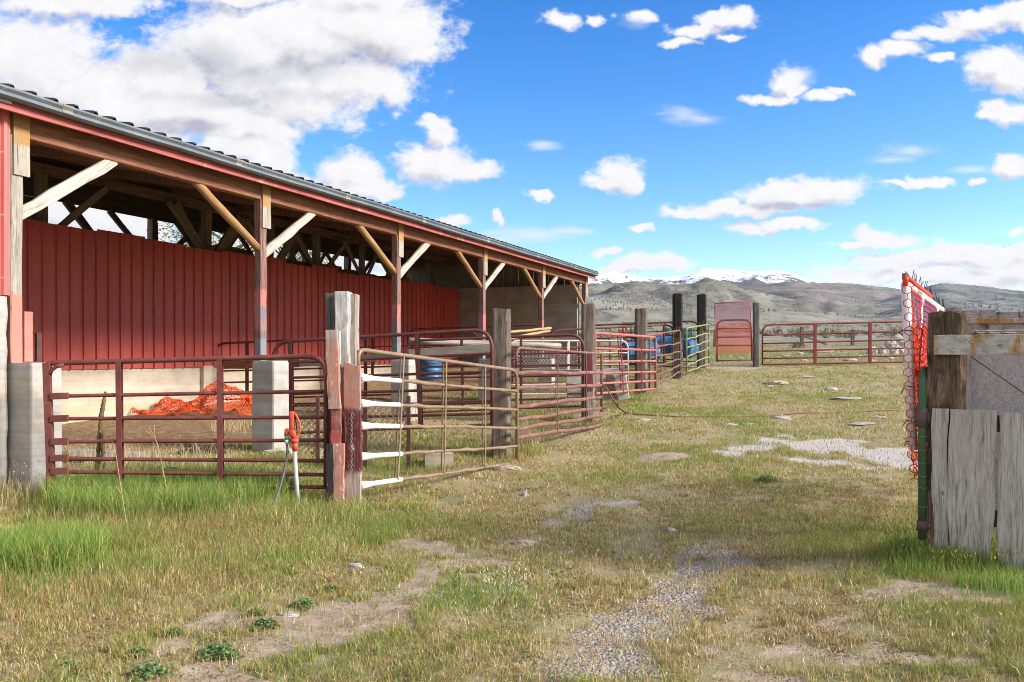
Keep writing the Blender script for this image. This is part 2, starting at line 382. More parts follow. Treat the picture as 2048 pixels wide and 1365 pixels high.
rel = X.N('ShaderNodeMapRange', interpolation_type='SMOOTHSTEP'); rel.inputs[1].default_value = -.12; rel.inputs[2].default_value = .75; X.L(X.math('SUBTRACT', D1, D0), rel.inputs[0])
gf = X.math('ADD', X.math('ADD', X.math('MULTIPLY', gfac, .22), X.math('MULTIPLY', rel.outputs[0], .54)), X.math('MULTIPLY', bm_.outputs[0], .52), None, True)
cb = CLOUD_B
cc = X.mix(gf, (cb, cb*.985, cb*.985), (cb*.48, cb*.47, cb*.56))
cc = X.mix(X.ramp(X.noise(P, 40, 5, .6), [(.35, 0.), (.8, .34)]), cc, (cb*.74, cb*.74, cb*.79))
col = X.mix(alpha, skyc, cc)
# thin streaky cirrus
wsum = None
wvn = X.N('ShaderNodeVectorMath', operation='MULTIPLY'); X.L(P, wvn.inputs[0]); wvn.inputs[1].default_value = (1, 3.2, 1)
wn = X.noise(wvn.outputs[0], 14, 8, .62, .6)
for b in WS:
    v = blot(*b); wsum = v if wsum is None else X.math('MINIMUM', wsum, v)
wal = X.math('ADD', X.math('SUBTRACT', 1.0, wsum), X.math('MULTIPLY', X.math('SUBTRACT', wn, .5), 2.0))
wmr = X.N('ShaderNodeMapRange', interpolation_type='SMOOTHSTEP'); wmr.inputs[1].default_value = 0; wmr.inputs[2].default_value = 1.2; wmr.inputs[4].default_value = .75; X.L(wal, wmr.inputs[0])
col = X.mix(X.math('MULTIPLY', wmr.outputs[0], front.outputs[0]), col, (cb*.9, cb*.92, cb*.95))
X.L(col, bg.inputs['Color']); bg.inputs['Strength'].default_value = SKY_S
X.L(bg.outputs[0], wo.inputs['Surface'])
W.cycles.sampling_method = 'MANUAL'; W.cycles.sample_map_resolution = 512

# ------------------------------------------------------------------ ground sheet
def W_ell(cx, cy, rx, dnear, dfar):      # photo ellipse centre, half width px, and depth reach in metres
    x, d = ground_at(cx, cy); return (x, d, rx/F*d, dnear, dfar)
def ell_mask(x, y, lst, soft=.35):
    m = np.zeros_like(x)
    for (cx, cy, rx, ry) in lst:
        q = ((x-cx)/rx)**2+((y-cy)/ry)**2
        m = np.maximum(m, 1-sst(1-soft, 1+soft, np.sqrt(q)))
    return m
def px_ell(cx, cy, rx, ry):               # lay an ellipse on the ground from its photo place
    x, d = ground_at(cx, cy); _, dn = ground_at(cx, min(cy+ry, 1500)); _, df = ground_at(cx, max(cy-ry, 716))
    return (x, (dn+df)/2, rx/F*d, max((df-dn)/2, .06))
def seg_mask(x, y, pts, soft=.4):         # strips along tracks: (px, py, half width m)
    m = np.zeros_like(x)
    P = [(*ground_at(a, b), w) for a, b, w in pts]
    for (x0, y0, w0), (x1, y1, w1) in zip(P[:-1], P[1:]):
        L2 = (x1-x0)**2+(y1-y0)**2
        t = np.clip(((x-x0)*(x1-x0)+(y-y0)*(y1-y0))/L2, 0, 1)
        d = np.hypot(x-x0-t*(x1-x0), y-y0-t*(y1-y0))/(w0+t*(w1-w0))
        m = np.maximum(m, 1-sst(1-soft, 1+soft, d))
    return m
E_GRAV = [px_ell(*e) for e in ((1455,906,42,7),(1505,895,48,8),(1548,883,40,7),(1585,874,20,4),(1620,897,52,10),(1670,893,50,10),(1690,882,50,4),(1760,908,55,12),(1800,925,55,16),(1805,900,50,10),(1640,922,70,6),(1740,934,50,7),
    (1450,1112,70,22),(1360,1190,110,30),(1250,1255,130,36),(1330,1225,90,26),(1130,1330,140,40),(1180,1030,60,16),(1270,1330,90,34),(1400,1150,60,18),(1230,1010,40,8),(1480,1100,40,10),(1110,1055,36,7),(1340,1160,50,10),(1190,1285,60,18))]
E_BARE = [px_ell(*e) for e in ((1330,915,46,7),(1800,1185,90,20),(1890,1205,70,16),(2045,1180,30,18),(1740,1300,90,16),(1880,1312,90,14),(1600,1290,60,14),(1000,1120,90,18),(880,1090,60,12),(930,1140,80,14),(1550,1350,70,14),(560,1120,40,6),(1110,1050,40,8),(1500,1300,40,10),(790,1180,80,14),(1450,735,90,5),(1700,1240,60,10))]
TRACK = [(330,1380,.16),(470,1335,.19),(600,1272,.18),(740,1215,.19),(860,1168,.17),(990,1125,.13)]
TRACK2 = [(280,1300,.1),(420,1268,.12),(640,1230,.10)]
E_GRN = [px_ell(*e) for e in ((970,1180,120,36),(900,1230,160,40),(700,1310,160,40),(1000,1280,90,30),(1380,905,40,14),(1530,965,60,10),(1250,900,90,20),(1420,830,110,16),(1640,800,120,18),(1850,1230,150,26),(1400,1060,100,30),(760,1350,120,20),(1960,1340,90,16),(560,1340,90,20),(1500,780,100,12),(1180,960,120,22),(1000,1060,90,14))]
def barn_uv(x, y):
    X0 = x+4.94; Y0 = y-8.0; return X0*.4018+Y0*.9157, X0*-.9157+Y0*.4018
def masks(x, y):
    wx = x+(fbm(x*2.3, y*2.3, 3, 31)-.5)*.7; wy = y+(fbm(x*2.3, y*2.3, 3, 37)-.5)*.9
    grav = np.maximum(ell_mask(wx, wy, E_GRAV[12:]), ell_mask(x+(wx-x)*.55, y+(wy-y)*.7, E_GRAV[:12], .22))
    bare = np.maximum(ell_mask(wx, wy, E_BARE), np.maximum(seg_mask(wx, wy, TRACK), seg_mask(wx, wy, TRACK2)))
    u, v = barn_uv(x, y)
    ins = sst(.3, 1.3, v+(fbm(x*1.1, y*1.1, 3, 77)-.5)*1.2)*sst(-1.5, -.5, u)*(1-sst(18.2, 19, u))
    return grav, bare, ins
def sinh_axis(c, k, lo, hi, n):
    a = np.arcsinh((lo-c)/k); b = np.arcsinh((hi-c)/k); return c+k*np.sinh(np.linspace(a, b, n))
gx = sinh_axis(0, 3, -4200, 4200, 560); gy = sinh_axis(5, 3, -60, 5200, 520)
XX, YY = np.meshgrid(gx, gy); ZZ = gz(XX, YY)
gr, br, ins = masks(XX.ravel(), YY.ravel())
ZZ = ZZ-(.02*gr.reshape(ZZ.shape))
_, mnd = 0, px_ell(1330, 915, 46, 7)
ZZ += .07*np.clip(1-((XX-mnd[0])/.42)**2-((YY-mnd[1])/.42)**2, 0, 1)
idx = np.arange(XX.size).reshape(XX.shape)
quads = np.stack([idx[:-1, :-1], idx[:-1, 1:], idx[1:, 1:], idx[1:, :-1]], -1).reshape(-1, 4)
T = NT('yard earth'); v = T.coord(); pos = T.sep(v)
at_g = T.N('ShaderNodeAttribute', attribute_name='grav').outputs['Fac']; at_b = T.N('ShaderNodeAttribute', attribute_name='bare').outputs['Fac']; at_i = T.N('ShaderNodeAttribute', attribute_name='inside').outputs['Fac']
n1 = T.noise(v, 1.1, 8, .65); n2 = T.noise(v, 9, 8, .7, .3); n3 = T.noise(v, 60, 5, .7)
dirt = T.ramp(n2, [(.3, (.25, .18, .135)), (.5, (.40, .31, .225)), (.7, (.53, .435, .335))])
dry = T.ramp(n3, [(.3, (.20, .16, .075)), (.5, (.36, .295, .15)), (.72, (.52, .44, .26))])
grn = T.ramp(n3, [(.3, (.12, .125, .035)), (.55, (.22, .23, .075)), (.75, (.36, .35, .14))])
turf = T.mix(T.ramp(n1, [(.40, 0.), (.60, 1.)]), dry, grn)
base = T.mix(T.ramp(n2, [(.40, .52), (.64, .08)]), turf, dirt)
vor = T.N('ShaderNodeTexVoronoi'); vor.inputs['Scale'].default_value = 42; T.L(v, vor.inputs['Vector'])
peb = T.mix(T.ramp(vor.outputs['Distance'], [(.0, 1.), (.6, .25)]), (.33, .285, .255), T.mix(.5, T.ramp(T.sep(vor.outputs['Color'])[0], [(0., (.36, .32, .30)), (.5, (.56, .515, .48)), (1., (.72, .67, .63))]), dirt))
c = T.mix(T.ramp(T.math('ADD', at_b, T.math('MULTIPLY', T.math('SUBTRACT', n2, .5), .9)), [(.35, 0.), (.6, 1.)]), base, dirt)
at_p = T.N('ShaderNodeAttribute', attribute_name='pale').outputs['Fac']
peb = T.mix(at_p, peb, T.mix(T.ramp(n3, [(.35, .4), (.65, 0.)]), (.62, .57, .525), (.44, .38, .33)))
gm = T.ramp(T.math('ADD', at_g, T.math('MULTIPLY', T.math('SUBTRACT', T.noise(v, 4.5, 7, .75), .5), 1.9)), [(.42, 0.), (.75, 1.)])
c = T.mix(gm, c, peb)
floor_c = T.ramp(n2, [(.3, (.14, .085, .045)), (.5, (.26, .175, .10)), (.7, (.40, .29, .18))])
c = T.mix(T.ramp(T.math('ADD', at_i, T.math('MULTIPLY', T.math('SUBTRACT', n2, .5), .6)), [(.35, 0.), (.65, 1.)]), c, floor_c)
# beyond the pasture the flat turns to grey sage steppe
mr = T.N('ShaderNodeMapRange'); mr.inputs[1].default_value = 46; mr.inputs[2].default_value = 75; T.L(T.math('ADD', pos[1], T.math('MULTIPLY', T.noise(v, .08, 4), 30)), mr.inputs[0])
sg = T.noise(v, .35, 8, .75); sage = T.ramp(sg, [(.35, (.12, .11, .075)), (.5, (.245, .23, .165)), (.68, (.38, .355, .27))])
past = T.ramp(T.noise(v, .8, 7, .7), [(.3, (.10, .125, .045)), (.55, (.18, .20, .085)), (.75, (.29, .28, .15))])
mp2 = T.N('ShaderNodeMapRange'); mp2.inputs[1].default_value = 26.5; mp2.inputs[2].default_value = 29; T.L(pos[1], mp2.inputs[0])
c = T.mix(mp2.outputs[0], c, past)
c = T.mix(mr.outputs[0], c, sage)
bh = T.math('ADD', T.math('MULTIPLY', n3, .6), T.math('MULTIPLY', T.math('MULTIPLY', T.math('SUBTRACT', .6, vor.outputs['Distance']), gm), 1.4))
M['ground'] = T.finish(c, .95, bh, .8, .03, 0, .15)
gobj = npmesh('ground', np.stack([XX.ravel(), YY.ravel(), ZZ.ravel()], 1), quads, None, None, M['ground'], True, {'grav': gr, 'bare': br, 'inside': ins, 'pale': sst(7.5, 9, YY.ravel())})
tag(gobj, kind='structure')

# ------------------------------------------------------------------ hills and mountains
def ridge(name, prof, ycrest, y0, y1, amp, mat, seed, fs, base_z, shape=1.0, ny=90, nx=420, back=.5):
    pxs = np.array([p[0] for p in prof], float); pys = np.array([p[1] for p in prof], float)
    tx = np.linspace(-1.15, 1.15, nx); px = HX+tx*F
    cp = np.interp(px, pxs, pys); k = np.ones(5)/5; cp = np.convolve(np.pad(cp, 2, 'edge'), k, 'valid')
    zc = CAMZ+(HY-cp)/F*ycrest
    ys = np.concatenate([np.linspace(y0, ycrest, ny), np.linspace(ycrest, y1, 14)[1:]])
    TX, Y = np.meshgrid(tx, ys); X_ = TX*Y
    s = np.where(Y <= ycrest, np.clip((Y-y0)/(ycrest-y0), 0, 1), 1-back*(Y-ycrest)/(y1-ycrest))
    sh = np.where(Y <= ycrest, s**shape, s)
    Z = base_z+(zc[None, :]-base_z)*sh
    n = fbm(X_/fs, Y/fs*.6, 6, seed)-.5; rid = 1-np.abs(2*fbm(X_/fs*1.3, Y/fs*.45, 5, seed+3)-1)
    env = np.clip(np.sin(np.clip(s, 0, 1)*PI), 0, 1)*.9+.04
    Z = Z+amp*(n*1.2+(rid-.8)*.9)*env
    Z = Z+amp*.16*(fbm(X_/fs*5, Y/fs*5, 3, seed+8)-.5)
    i = np.arange(X_.size).reshape(X_.shape)
    q = np.stack([i[:-1, :-1], i[:-1, 1:], i[1:, 1:], i[1:, :-1]], -1).reshape(-1, 4)
    return tag(npmesh(name, np.stack([X_.ravel(), Y.ravel(), Z.ravel()], 1), q, None, None, mat, True), kind='structure')
def hillmat(name, a, b, c, tree, fs, tamt, streak=None):
    T = NT(name); v = T.coord()
    n = T.noise(v, .6/fs, 9, .65); m = T.noise(v, 4/fs, 9, .7); f = T.noise(T.coord((1, .5, 1)), 26/fs, 6, .8)
    col = T.ramp(T.math('ADD', T.math('MULTIPLY', n, .6), T.math('MULTIPLY', m, .4)), [(.38, a), (.5, b), (.62, c)])
    gu = T.noise(T.coord((1, .22, 1)), 7/fs, 5, .65, .8)
    col = T.mix(T.ramp(gu, [(.36, .55), (.50, 0.)]), col, tuple(q*.62 for q in a))
    tm = T.math('MULTIPLY', T.ramp(f, [(.50, 0.), (.60, 1.)]), T.ramp(n, [(tamt-.12, 1.), (tamt+.12, .15)]))
    col = T.mix(tm, col, tree)
    return T.finish(col, 1.0, f, .5, fs*.02, 0, 0)
m1 = hillmat('foothill scrub', (.165, .16, .13), (.255, .245, .205), (.37, .345, .29), (.085, .09, .08), 420, .52)
m2 = hillmat('brown upland', (.17, .155, .145), (.24, .215, .20), (.32, .29, .265), (.085, .095, .095), 700, .48)
m3 = hillmat('dark upland', (.17, .182, .18), (.24, .248, .235), (.32, .318, .29), (.065, .078, .08), 600, .55)
T = NT('snowy rock'); v = T.coord(); gn = T.N('ShaderNodeNewGeometry'); nz = T.sep(gn.outputs['Normal'])[2]; pz = T.sep(v)[2]
n = T.noise(v, .0011, 9, .7); st_ = T.noise(T.coord((1, .25, .10)), .0075, 7, .72); sp = T.noise(v, .012, 6, .75)
sn = T.math('ADD', T.math('MULTIPLY', st_, 1.35), T.math('SUBTRACT', T.math('MULTIPLY', T.math('SUBTRACT', n, .5), 1.0), .17))
zr_ = T.N('ShaderNodeMapRange'); zr_.inputs[1].default_value = 950; zr_.inputs[2].default_value = 1400; zr_.inputs[3].default_value = -.16; zr_.inputs[4].default_value = .13; T.L(pz, zr_.inputs[0])
sn = T.math('ADD', T.math('ADD', sn, zr_.outputs[0]), T.math('MULTIPLY', T.math('SUBTRACT', sp, .5), .35))
rock = T.ramp(sp, [(.35, (.06, .07, .08)), (.6, (.15, .14, .135))])
M['snow'] = T.finish(T.mix(T.ramp(sn, [(.405, 0.), (.495, 1.)]), rock, (.84, .85, .88)), .9, sp, .5, 12, 0, .1)
_h1 = ridge('foothills', [(-900,575),(0,580),(900,578),(1100,577),(1180,575),(1265,571),(1340,572),(1383,573),(1417,569),(1451,572),(1485,581),(1560,600),(1650,617),(1760,628),(1900,634),(2048,640),(3000,640)], 3000, 620, 3900, 105, m1, 4, 420, 25, 1.15)
_h2 = ridge('brown_hills', [(-900,575),(1000,580),(1150,580),(1200,579),(1300,580),(1400,580),(1480,578),(1510,574),(1560,570),(1600,566),(1646,567),(1710,571),(1794,579),(1850,590),(1950,605),(2048,615),(3000,625)], 5600, 1400, 7000, 120, m2, 14, 800, 50, 1.0)
_h3 = ridge('dark_hills', [(-900,660),(1560,640),(1640,634),(1720,615),(1780,597),(1820,584),(1845,578),(1875,569),(1900,570),(1921,572),(1955,575),(1985,579),(2048,588),(2300,598),(3000,590)], 4300, 800, 5400, 80, m3, 24, 560, 30, 1.05)
_mt = ridge('snowy_mountains', [(-900,540),(600,545),(1000,552),(1199,549),(1225,544),(1246,548),(1284,554),(1315,556),(1334,555),(1360,552),(1389,543),(1410,537),(1428,539),(1446,539),(1467,541),(1494,542),(1558,542),(1575,544),(1604,554),(1646,565),(1710,571),(1794,580),(1850,583),(1900,586),(2048,586),(3000,580)], 14000, 6500, 16500, 300, M['snow'], 44, 1300, 150, .9, ny=150, nx=900)

def hill_trees(src, n, hmin, hmax, seed, smin, smax):
    me = src.data; q = len(me.vertices); co_ = np.empty(q*3, np.float32); me.vertices.foreach_get('co', co_); co_ = co_.reshape(-1, 3)
    f = np.empty(len(me.polygons)*4, np.int32); me.polygons.foreach_get('vertices', f); f = f.reshape(-1, 4)
    ctr = co_[f].mean(1); k = (fbm(ctr[:, 0]/260, ctr[:, 1]/260, 4, seed) > .50) & (np.abs(ctr[:, 0]) < ctr[:, 1]*.75) & (ctr[:, 2] > hmin)
    w = np.linalg.norm(np.cross(co_[f[:, 1]]-co_[f[:, 0]], co_[f[:, 3]]-co_[f[:, 0]]), axis=1)*k; pick = rng.choice(len(f), n, p=w/w.sum()); fp_ = co_[f[pick]]
    a, b = rng.random((n, 1)), rng.random((n, 1)); p = (fp_[:, 0]*(1-a)+fp_[:, 1]*a)*(1-b)+(fp_[:, 3]*(1-a)+fp_[:, 2]*a)*b
    h = rng.uniform(smin, smax, (n, 1)); r = h*rng.uniform(.28, .5, (n, 1)); V = np.empty((n, 5, 3)); an = rng.uniform(0, PI, n)
    for i in range(4): V[:, i] = p+np.stack([np.cos(an+i*PI/2), np.sin(an+i*PI/2), np.full(n, -.15)], 1)*r
    V[:, 4] = p+np.concatenate([np.zeros((n, 2)), h], 1); o = np.arange(n)*5
    return V.reshape(-1, 3), np.concatenate([np.stack([o+i, o+(i+1) % 4, o+4], 1) for i in range(4)])
vs_, ts_, off = [], [], 0
for ar in ((_h1, 26000, 40, 120, 3, 1.5, 3.8), (_h3, 14000, 60, 300, 9, 2.4, 6), (_h2, 12000, 80, 400, 5, 3, 7)):
    v_, t_ = hill_trees(ar[0], ar[1], ar[2], ar[3], ar[4], ar[5], ar[6]); vs_.append(v_); ts_.append(t_+off); off += len(v_)
T = NT('juniper dots'); M['jun'] = T.finish(T.ramp(T.noise(T.coord(), .02, 3), [(.3, (.09, .10, .09)), (.7, (.17, .172, .145))]), 1)
ht = npmesh('hillside_trees', np.concatenate(vs_), None, np.concatenate(ts_), None, M['jun']); tag(ht, 'dark specks of trees scattered over the distant hills', 'trees', None, 'stuff')
# ------------------------------------------------------------------ barn
BD = Vector((.4018, .9157, 0)); BN = Vector((-.9157, .4018, 0)); F0 = Vector((-4.94, 8.0, 0)); L = 3.62; NB = 5
def B(u, v, z): return F0+BD*u+BN*v+Vector((0, 0, z))
barn = thing('cattle_shed', 'long open fronted red metal cattle shed with timber posts, knee braces and grey gutter', 'barn', tuple(B(0, 0, .1)), math.atan2(.9157, .4018))
w_raw = wood('grey raw timber', *GREY)
w_post = wood('shed post timber', (.085, .04, .033), (.19, .095, .08), (.32, .22, .19), 'z', .8, 16,
   [((.42, .16, .14), 3.0, .10, .05, 1.75, 2.36), ((.16, .17, .19), 2.6, .48, .05, 1.3, 2.12), ((.20, .21, .24), 2.6, .10, .05, 1.3, 1.66)])
w_post0 = wood('end post timber', (.13, .11, .09), (.27, .24, .20), (.42, .38, .33), 'z', .85, 14, [((.50, .20, .15), 3, .08, .05, 1.3, 2.04)])
w_splice = wood('new splice board', (.17, .14, .11), (.33, .285, .235), (.46, .41, .36), 'z', .85, 14, [((.36, .20, .07), 5, .30, .08, 3.50, 4.3)])
w_beam = wood('stained eave beam', (.13, .045, .026), (.24, .095, .055), (.37, .18, .10), 'x', .8, 10)
w_brace = wood('weathered brace board', (.20, .17, .14), (.40, .36, .31), (.56, .52, .46), 'g', .85, 14)
w_pole = wood('peeled brace pole', (.17, .085, .03), (.32, .175, .075), (.44, .27, .13), 'g', .7, 12)
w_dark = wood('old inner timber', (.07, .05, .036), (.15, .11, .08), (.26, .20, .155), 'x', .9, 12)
w_roofb = wood('roof boards', (.08, .04, .028), (.16, .085, .058), (.26, .15, .105), 'x', .9, 10)
conc = concrete('grey pier concrete', (.25, .235, .22), (.385, .365, .34), (.52, .495, .46), (.40, .29, .17))
conc_w = concrete('tan wall concrete', (.40, .34, .26), (.56, .48, .38), (.66, .59, .49), (.50, .38, .22))
def redmetal(name, base, fade, rustc):
    T = NT(name); v = T.coord(); s = T.noise(T.coord((5, 5, .22)), 3, 7, .65); pz_ = T.sep(v); n = T.noise(v, 1.2, 6, .6); sp = T.noise(T.coord((1, 1, .5)), 38, 4, .75)
    c = T.mix(T.ramp(s, [(.40, 0.), (.66, 1.)]), base, fade)
    c = T.mix(T.ramp(n, [(.45, 0.), (.75, .5)]), c, tuple(x*.6 for x in base))
    drip = T.noise(T.coord((14, 14, .35)), 2.3, 4, .6)
    c = T.mix(T.math('MULTIPLY', T.ramp(drip, [(.645, 0.), (.665, 1.)]), T.ramp(n, [(.5, 0.), (.6, .8)])), c, (.5, .36, .32))
    c = T.mix(T.ramp(sp, [(.69, 0.), (.71, 1.)]), c, rustc)
    mud = T.math('ADD', T.math('MULTIPLY', T.noise(T.coord((3, 3, 1)), 2.2, 7, .7), 1.4), T.math('MULTIPLY', pz_[2], -.55))
    c = T.mix(T.ramp(mud, [(-.2, 0.), (.35, .55)]), c, (.42, .22, .16))
    fx = T.math('ABSOLUTE', T.math('SUBTRACT', T.math('FRACT', T.math('DIVIDE', T.math('ADD', pz_[0], 1.5), .245)), .42)); fz_ = T.math('ABSOLUTE', T.math('SUBTRACT', T.math('FRACT', T.math('DIVIDE', pz_[2], .62)), .5))
    scr = T.math('LESS_THAN', T.math('ADD', T.math('MULTIPLY', fx, .245), T.math('MULTIPLY', fz_, .62)), .011)
    c = T.mix(T.math('MULTIPLY', scr, .7), c, (.62, .45, .40))
    pan = T.N('ShaderNodeTexWhiteNoise', noise_dimensions='1D'); T.L(T.math('FLOOR', T.math('DIVIDE', T.math('ADD', pz_[0], 1.5), .92)), pan.inputs['W'])
    c = T.mix(T.math('MULTIPLY', pan.outputs['Value'], .42), c, tuple(x*.62 for x in base))
    return T.finish(c, T.ramp(s, [(.3, .38), (.7, .6)]), sp, .1, .002, 0, .5)
red_m = redmetal('red ribbed sheet metal', (.50, .072, .056), (.57, .105, .082), (.6, .4, .35))
red_f = redmetal('sun faded red sheet metal', (.52, .12, .10), (.62, .20, .17), (.3, .1, .08))
roof_m = paint('dark blue roof sheet', (.018, .022, .032), (.03, .036, .05), None, .38, 2, .5, .5)
gut_m = paint('grey steel gutter', (.14, .165, .185), (.19, .21, .225), (.17, .15, .135), .4, 3, .52, .5, .2)
fas_m = wood('red painted fascia', (.22, .05, .045), (.36, .09, .08), (.44, .15, .13), 'x', .7, 9, [((.45, .28, .24), 2.5, .62, .06, None, None)], False)
T = NT('concrete block wall'); v = T.coord(); sx = T.sep(v); cv = T.N('ShaderNodeCombineXYZ'); T.L(sx[1], cv.inputs[0]); T.L(sx[2], cv.inputs[1])
bk = T.N('ShaderNodeTexBrick'); bk.inputs['Scale'].default_value = 1; bk.inputs['Brick Width'].default_value = .40; bk.inputs['Row Height'].default_value = .20
bk.inputs['Mortar Size'].default_value = .007; bk.inputs['Mortar Smooth'].default_value = .3; bk.inputs['Bias'].default_value = -.1
bk.inputs['Color1'].default_value = (.30, .25, .205, 1); bk.inputs['Color2'].default_value = (.40, .345, .29, 1); bk.inputs['Mortar'].default_value = (.47, .42, .37, 1)
T.L(cv.outputs[0], bk.inputs['Vector']); bn_ = T.noise(v, 2, 8, .65); bf = T.noise(v, 40, 4)
cc_ = T.mix(T.ramp(bn_, [(.35, .5), (.65, 0.)]), bk.outputs['Color'], (.20, .165, .14))
M['block'] = T.finish(cc_, .95, T.math('ADD', T.math('MULTIPLY', bk.outputs['Fac'], -1), T.math('MULTIPLY', bf, .4)), .6, .01)

ZR = lambda v: 4.10+.16*v           # underside of roof sheet
PW, PD = .13, .12
PIER_TOP = 1.43
for i in range(NB+1):
    u = i*L
    m = MB(); m.plank(B(u, .11, PIER_TOP-.02), B(u, .11, 3.72), PD, PW, BN, 8, .004); m.build('post', w_post0 if i == 0 else w_post, barn)
    m = MB(); m.plank(B(u+.04, .045, 3.32), B(u+.04, .045, 3.95), .17, .035, BD, 2, .002); m.build('splice_board', w_splice, barn)
    if i < NB:
        m = MB(); rings = []
        for z, k in ((-.35, 1.06), (.3, 1.03), (.9, 1.01), (PIER_TOP-.03, 1.0), (PIER_TOP, .95)):
            a, b = .165*k, .19*k
            rings.append([B(u+(.10 if i == 0 else 0)+x*a, -.07+y*b, z) for x, y in ((-1, -.9), (-.94, -1), (.94, -1), (1, -.9), (1, .9), (.94, 1), (-.94, 1), (-1, .9))])
        m.quadring(rings); m.build('concrete_pier', conc, barn)
    # knee braces
    if i < NB:
        m = MB(); m.plank(B(u+.06, .12, 2.93+.02*i), B(u+1.18, .10, 3.74), .125, .05, Vector((0, 0, 1)), 6, .006); m.build('knee_brace', w_brace, barn)
    if i > 0:
        m = MB(); p0 = B(u-.05, .12, 3.02+.01*i); p1 = B(u-1.22, .13, 3.76)
        m.tube([p0.lerp(p1, t)+Vector((0, 0, random.uniform(-.008, .008))) for t in np.linspace(0, 1, 9)], [.056+random.uniform(-.004, .004) for _ in range(9)], 10)
        m.build('knee_pole', w_pole, barn, True)
m = MB(); m.plank(B(0.12, .06, 1.95), B(0.12, .06, 1.44), .09, .035, BD, 1); m.build('hinge_board', paint('pink painted steel strap', (.52, .17, .14), (.6, .24, .2), (.2, .06, .04), .6, 9), barn)
m = MB(); m.plank(B(0.25, .08, 1.74), B(0.25, .08, 1.44), .06, .04, BD, 1); m.build('latch_bracket', M['steel_dark'], barn)
# beams and eave
for i in range(NB):
    m = MB(); m.plank(B(i*L+(.003 if i else -.16), .125, 3.86), B((i+1)*L-.003+(.08 if i == NB-1 else 0), .125, 3.86), .285, .13, Vector((0, 0, 1)), 6, .003); m.build('eave_beam', w_beam, barn)
U0, U1 = -1.6, NB*L+.32
m = MB(); m.plank(B(U0, -.15, 3.945), B(U1, -.15, 3.945), .125, .032, Vector((0, 0, 1)), 24, .002); m.build('fascia', fas_m, barn)
pr = [(-.17, 4.075), (-.17, 3.975), (-.20, 3.965), (-.245, 3.965), (-.275, 3.985), (-.262, 4.02), (-.285, 4.05), (-.285, 4.07), (-.275, 4.07), (-.25, 4.02), (-.262, 3.99), (-.24, 3.975), (-.20, 3.975), (-.18, 3.985), (-.18, 4.075)]
m = MB(); us = np.linspace(U0, U1-.1, 30); dz = [random.uniform(-.006, .006) for _ in us]
m.quadring([[B(u, v, z+d) for v, z in pr] for u, d in zip(us, dz)]); m.build('gutter', gut_m, barn)
for u in (.32, 2.78, 5.2, 7.6, 10.4, 13.3, 16.2):
    m = MB(); m.quadring([[B(u+a, v-.004*(v < -.2), z) for v, z in pr] for a in (-.06, .06)]); m.build('gutter_joint', paint('bare gutter sleeve', (.24, .225, .20), (.31, .29, .265), (.2, .17, .14), .6, 12), barn)
# roof sheet with ribs
m = MB(); prof = []; u = U0
while u < U1-.2:
    prof += [(u, 0), (u+.15, 0), (u+.165, .038), (u+.205, .038), (u+.22, 0)]; u += .229
prof += [(U1, 0)]
V0, V1 = -.27, 6.95
top = [[B(u, v, ZR(v)+.012+h) for u, h in prof] for v in (V0, V1)]
for k in range(len(prof)-1): m.face([top[0][k], top[0][k+1], top[1][k+1], top[1][k]])
bot = [[B(u, v, ZR(v)+h-.001) for u, h in prof] for v in (V0, V1)]
for k in range(len(prof)-1):
    m.face([bot[0][k+1], bot[0][k], bot[1][k], bot[1][k+1]]); m.face([top[0][k+1], top[0][k], bot[0][k], bot[0][k+1]]); m.face([top[1][k], top[1][k+1], bot[1][k+1], bot[1][k]])
m.build('roof', roof_m, barn)
m = MB()
for v0 in np.arange(-.1, 6.8, .30):       # solid plank deck under the sheet, one board per course
    m.plank(B(U0+.1, v0+.14, ZR(v0+.14)-.018), B(U1-.05, v0+.14, ZR(v0+.14)-.018), .285, .024, BN, 1)
m.build('roof_deck', w_roofb, barn)
for i in range(11):
    u = U0+.6+i*1.83
    if u > U1-.3: continue
    m = MB(); m.plank(B(u, -.1, ZR(-.1)-.115), B(u, 6.7, ZR(6.7)-.115), .15, .045, Vector((0, 0, 1)), 1); m.build('rafter', w_roofb, barn)
# partition wall of ribbed sheet and its concrete stem
WB = 4.35
m = MB(); prof = []; u = -1.5
while u < NB*L-.05:
    prof += [(u, 0), (u+.206, 0), (u+.211, -.034), (u+.236, -.034), (u+.241, 0)]; u += .245
prof = [(min(a, NB*L-.02), b) for a, b in prof]
tops = {}
def wall_top(u):
    k = int((u+1.5)//.98); 
    if k not in tops: tops[k] = 3.66+random.uniform(-.05, .05)
    return tops[k]
for (a, ha), (b, hb) in zip(prof[:-1], prof[1:]):
    if b-a < 1e-4: continue
    um = (a+b)/2; zt = wall_top(um); zb = 1.27
    for s, t in ((0, 0), (.004, 1)):
        q = [B(a, WB+ha+s, zb), B(b, WB+hb+s, zb), B(b, WB+hb+s, zt), B(a, WB+ha+s, zt)]
        m.face(q if t else q[::-1])
m.build('partition_wall', red_m, barn)
m = MB(); m.box((-1.6, WB+.03, -.2), (NB*L-.02, WB+.24, 1.33), B); m.build('stem_wall', conc_w, barn)
for u in (6.75, 10.6, 14.2):
    m = MB(); m.box((u, WB-.06, .1), (u+.26, WB+.03, 1.30), B); m.build('pilaster', conc_w, barn)
m = MB(); m.box((-1.6, WB+.25, 3.36), (NB*L-.25, 6.42, 3.42), B); m.build('loft_floor', w_dark, barn)
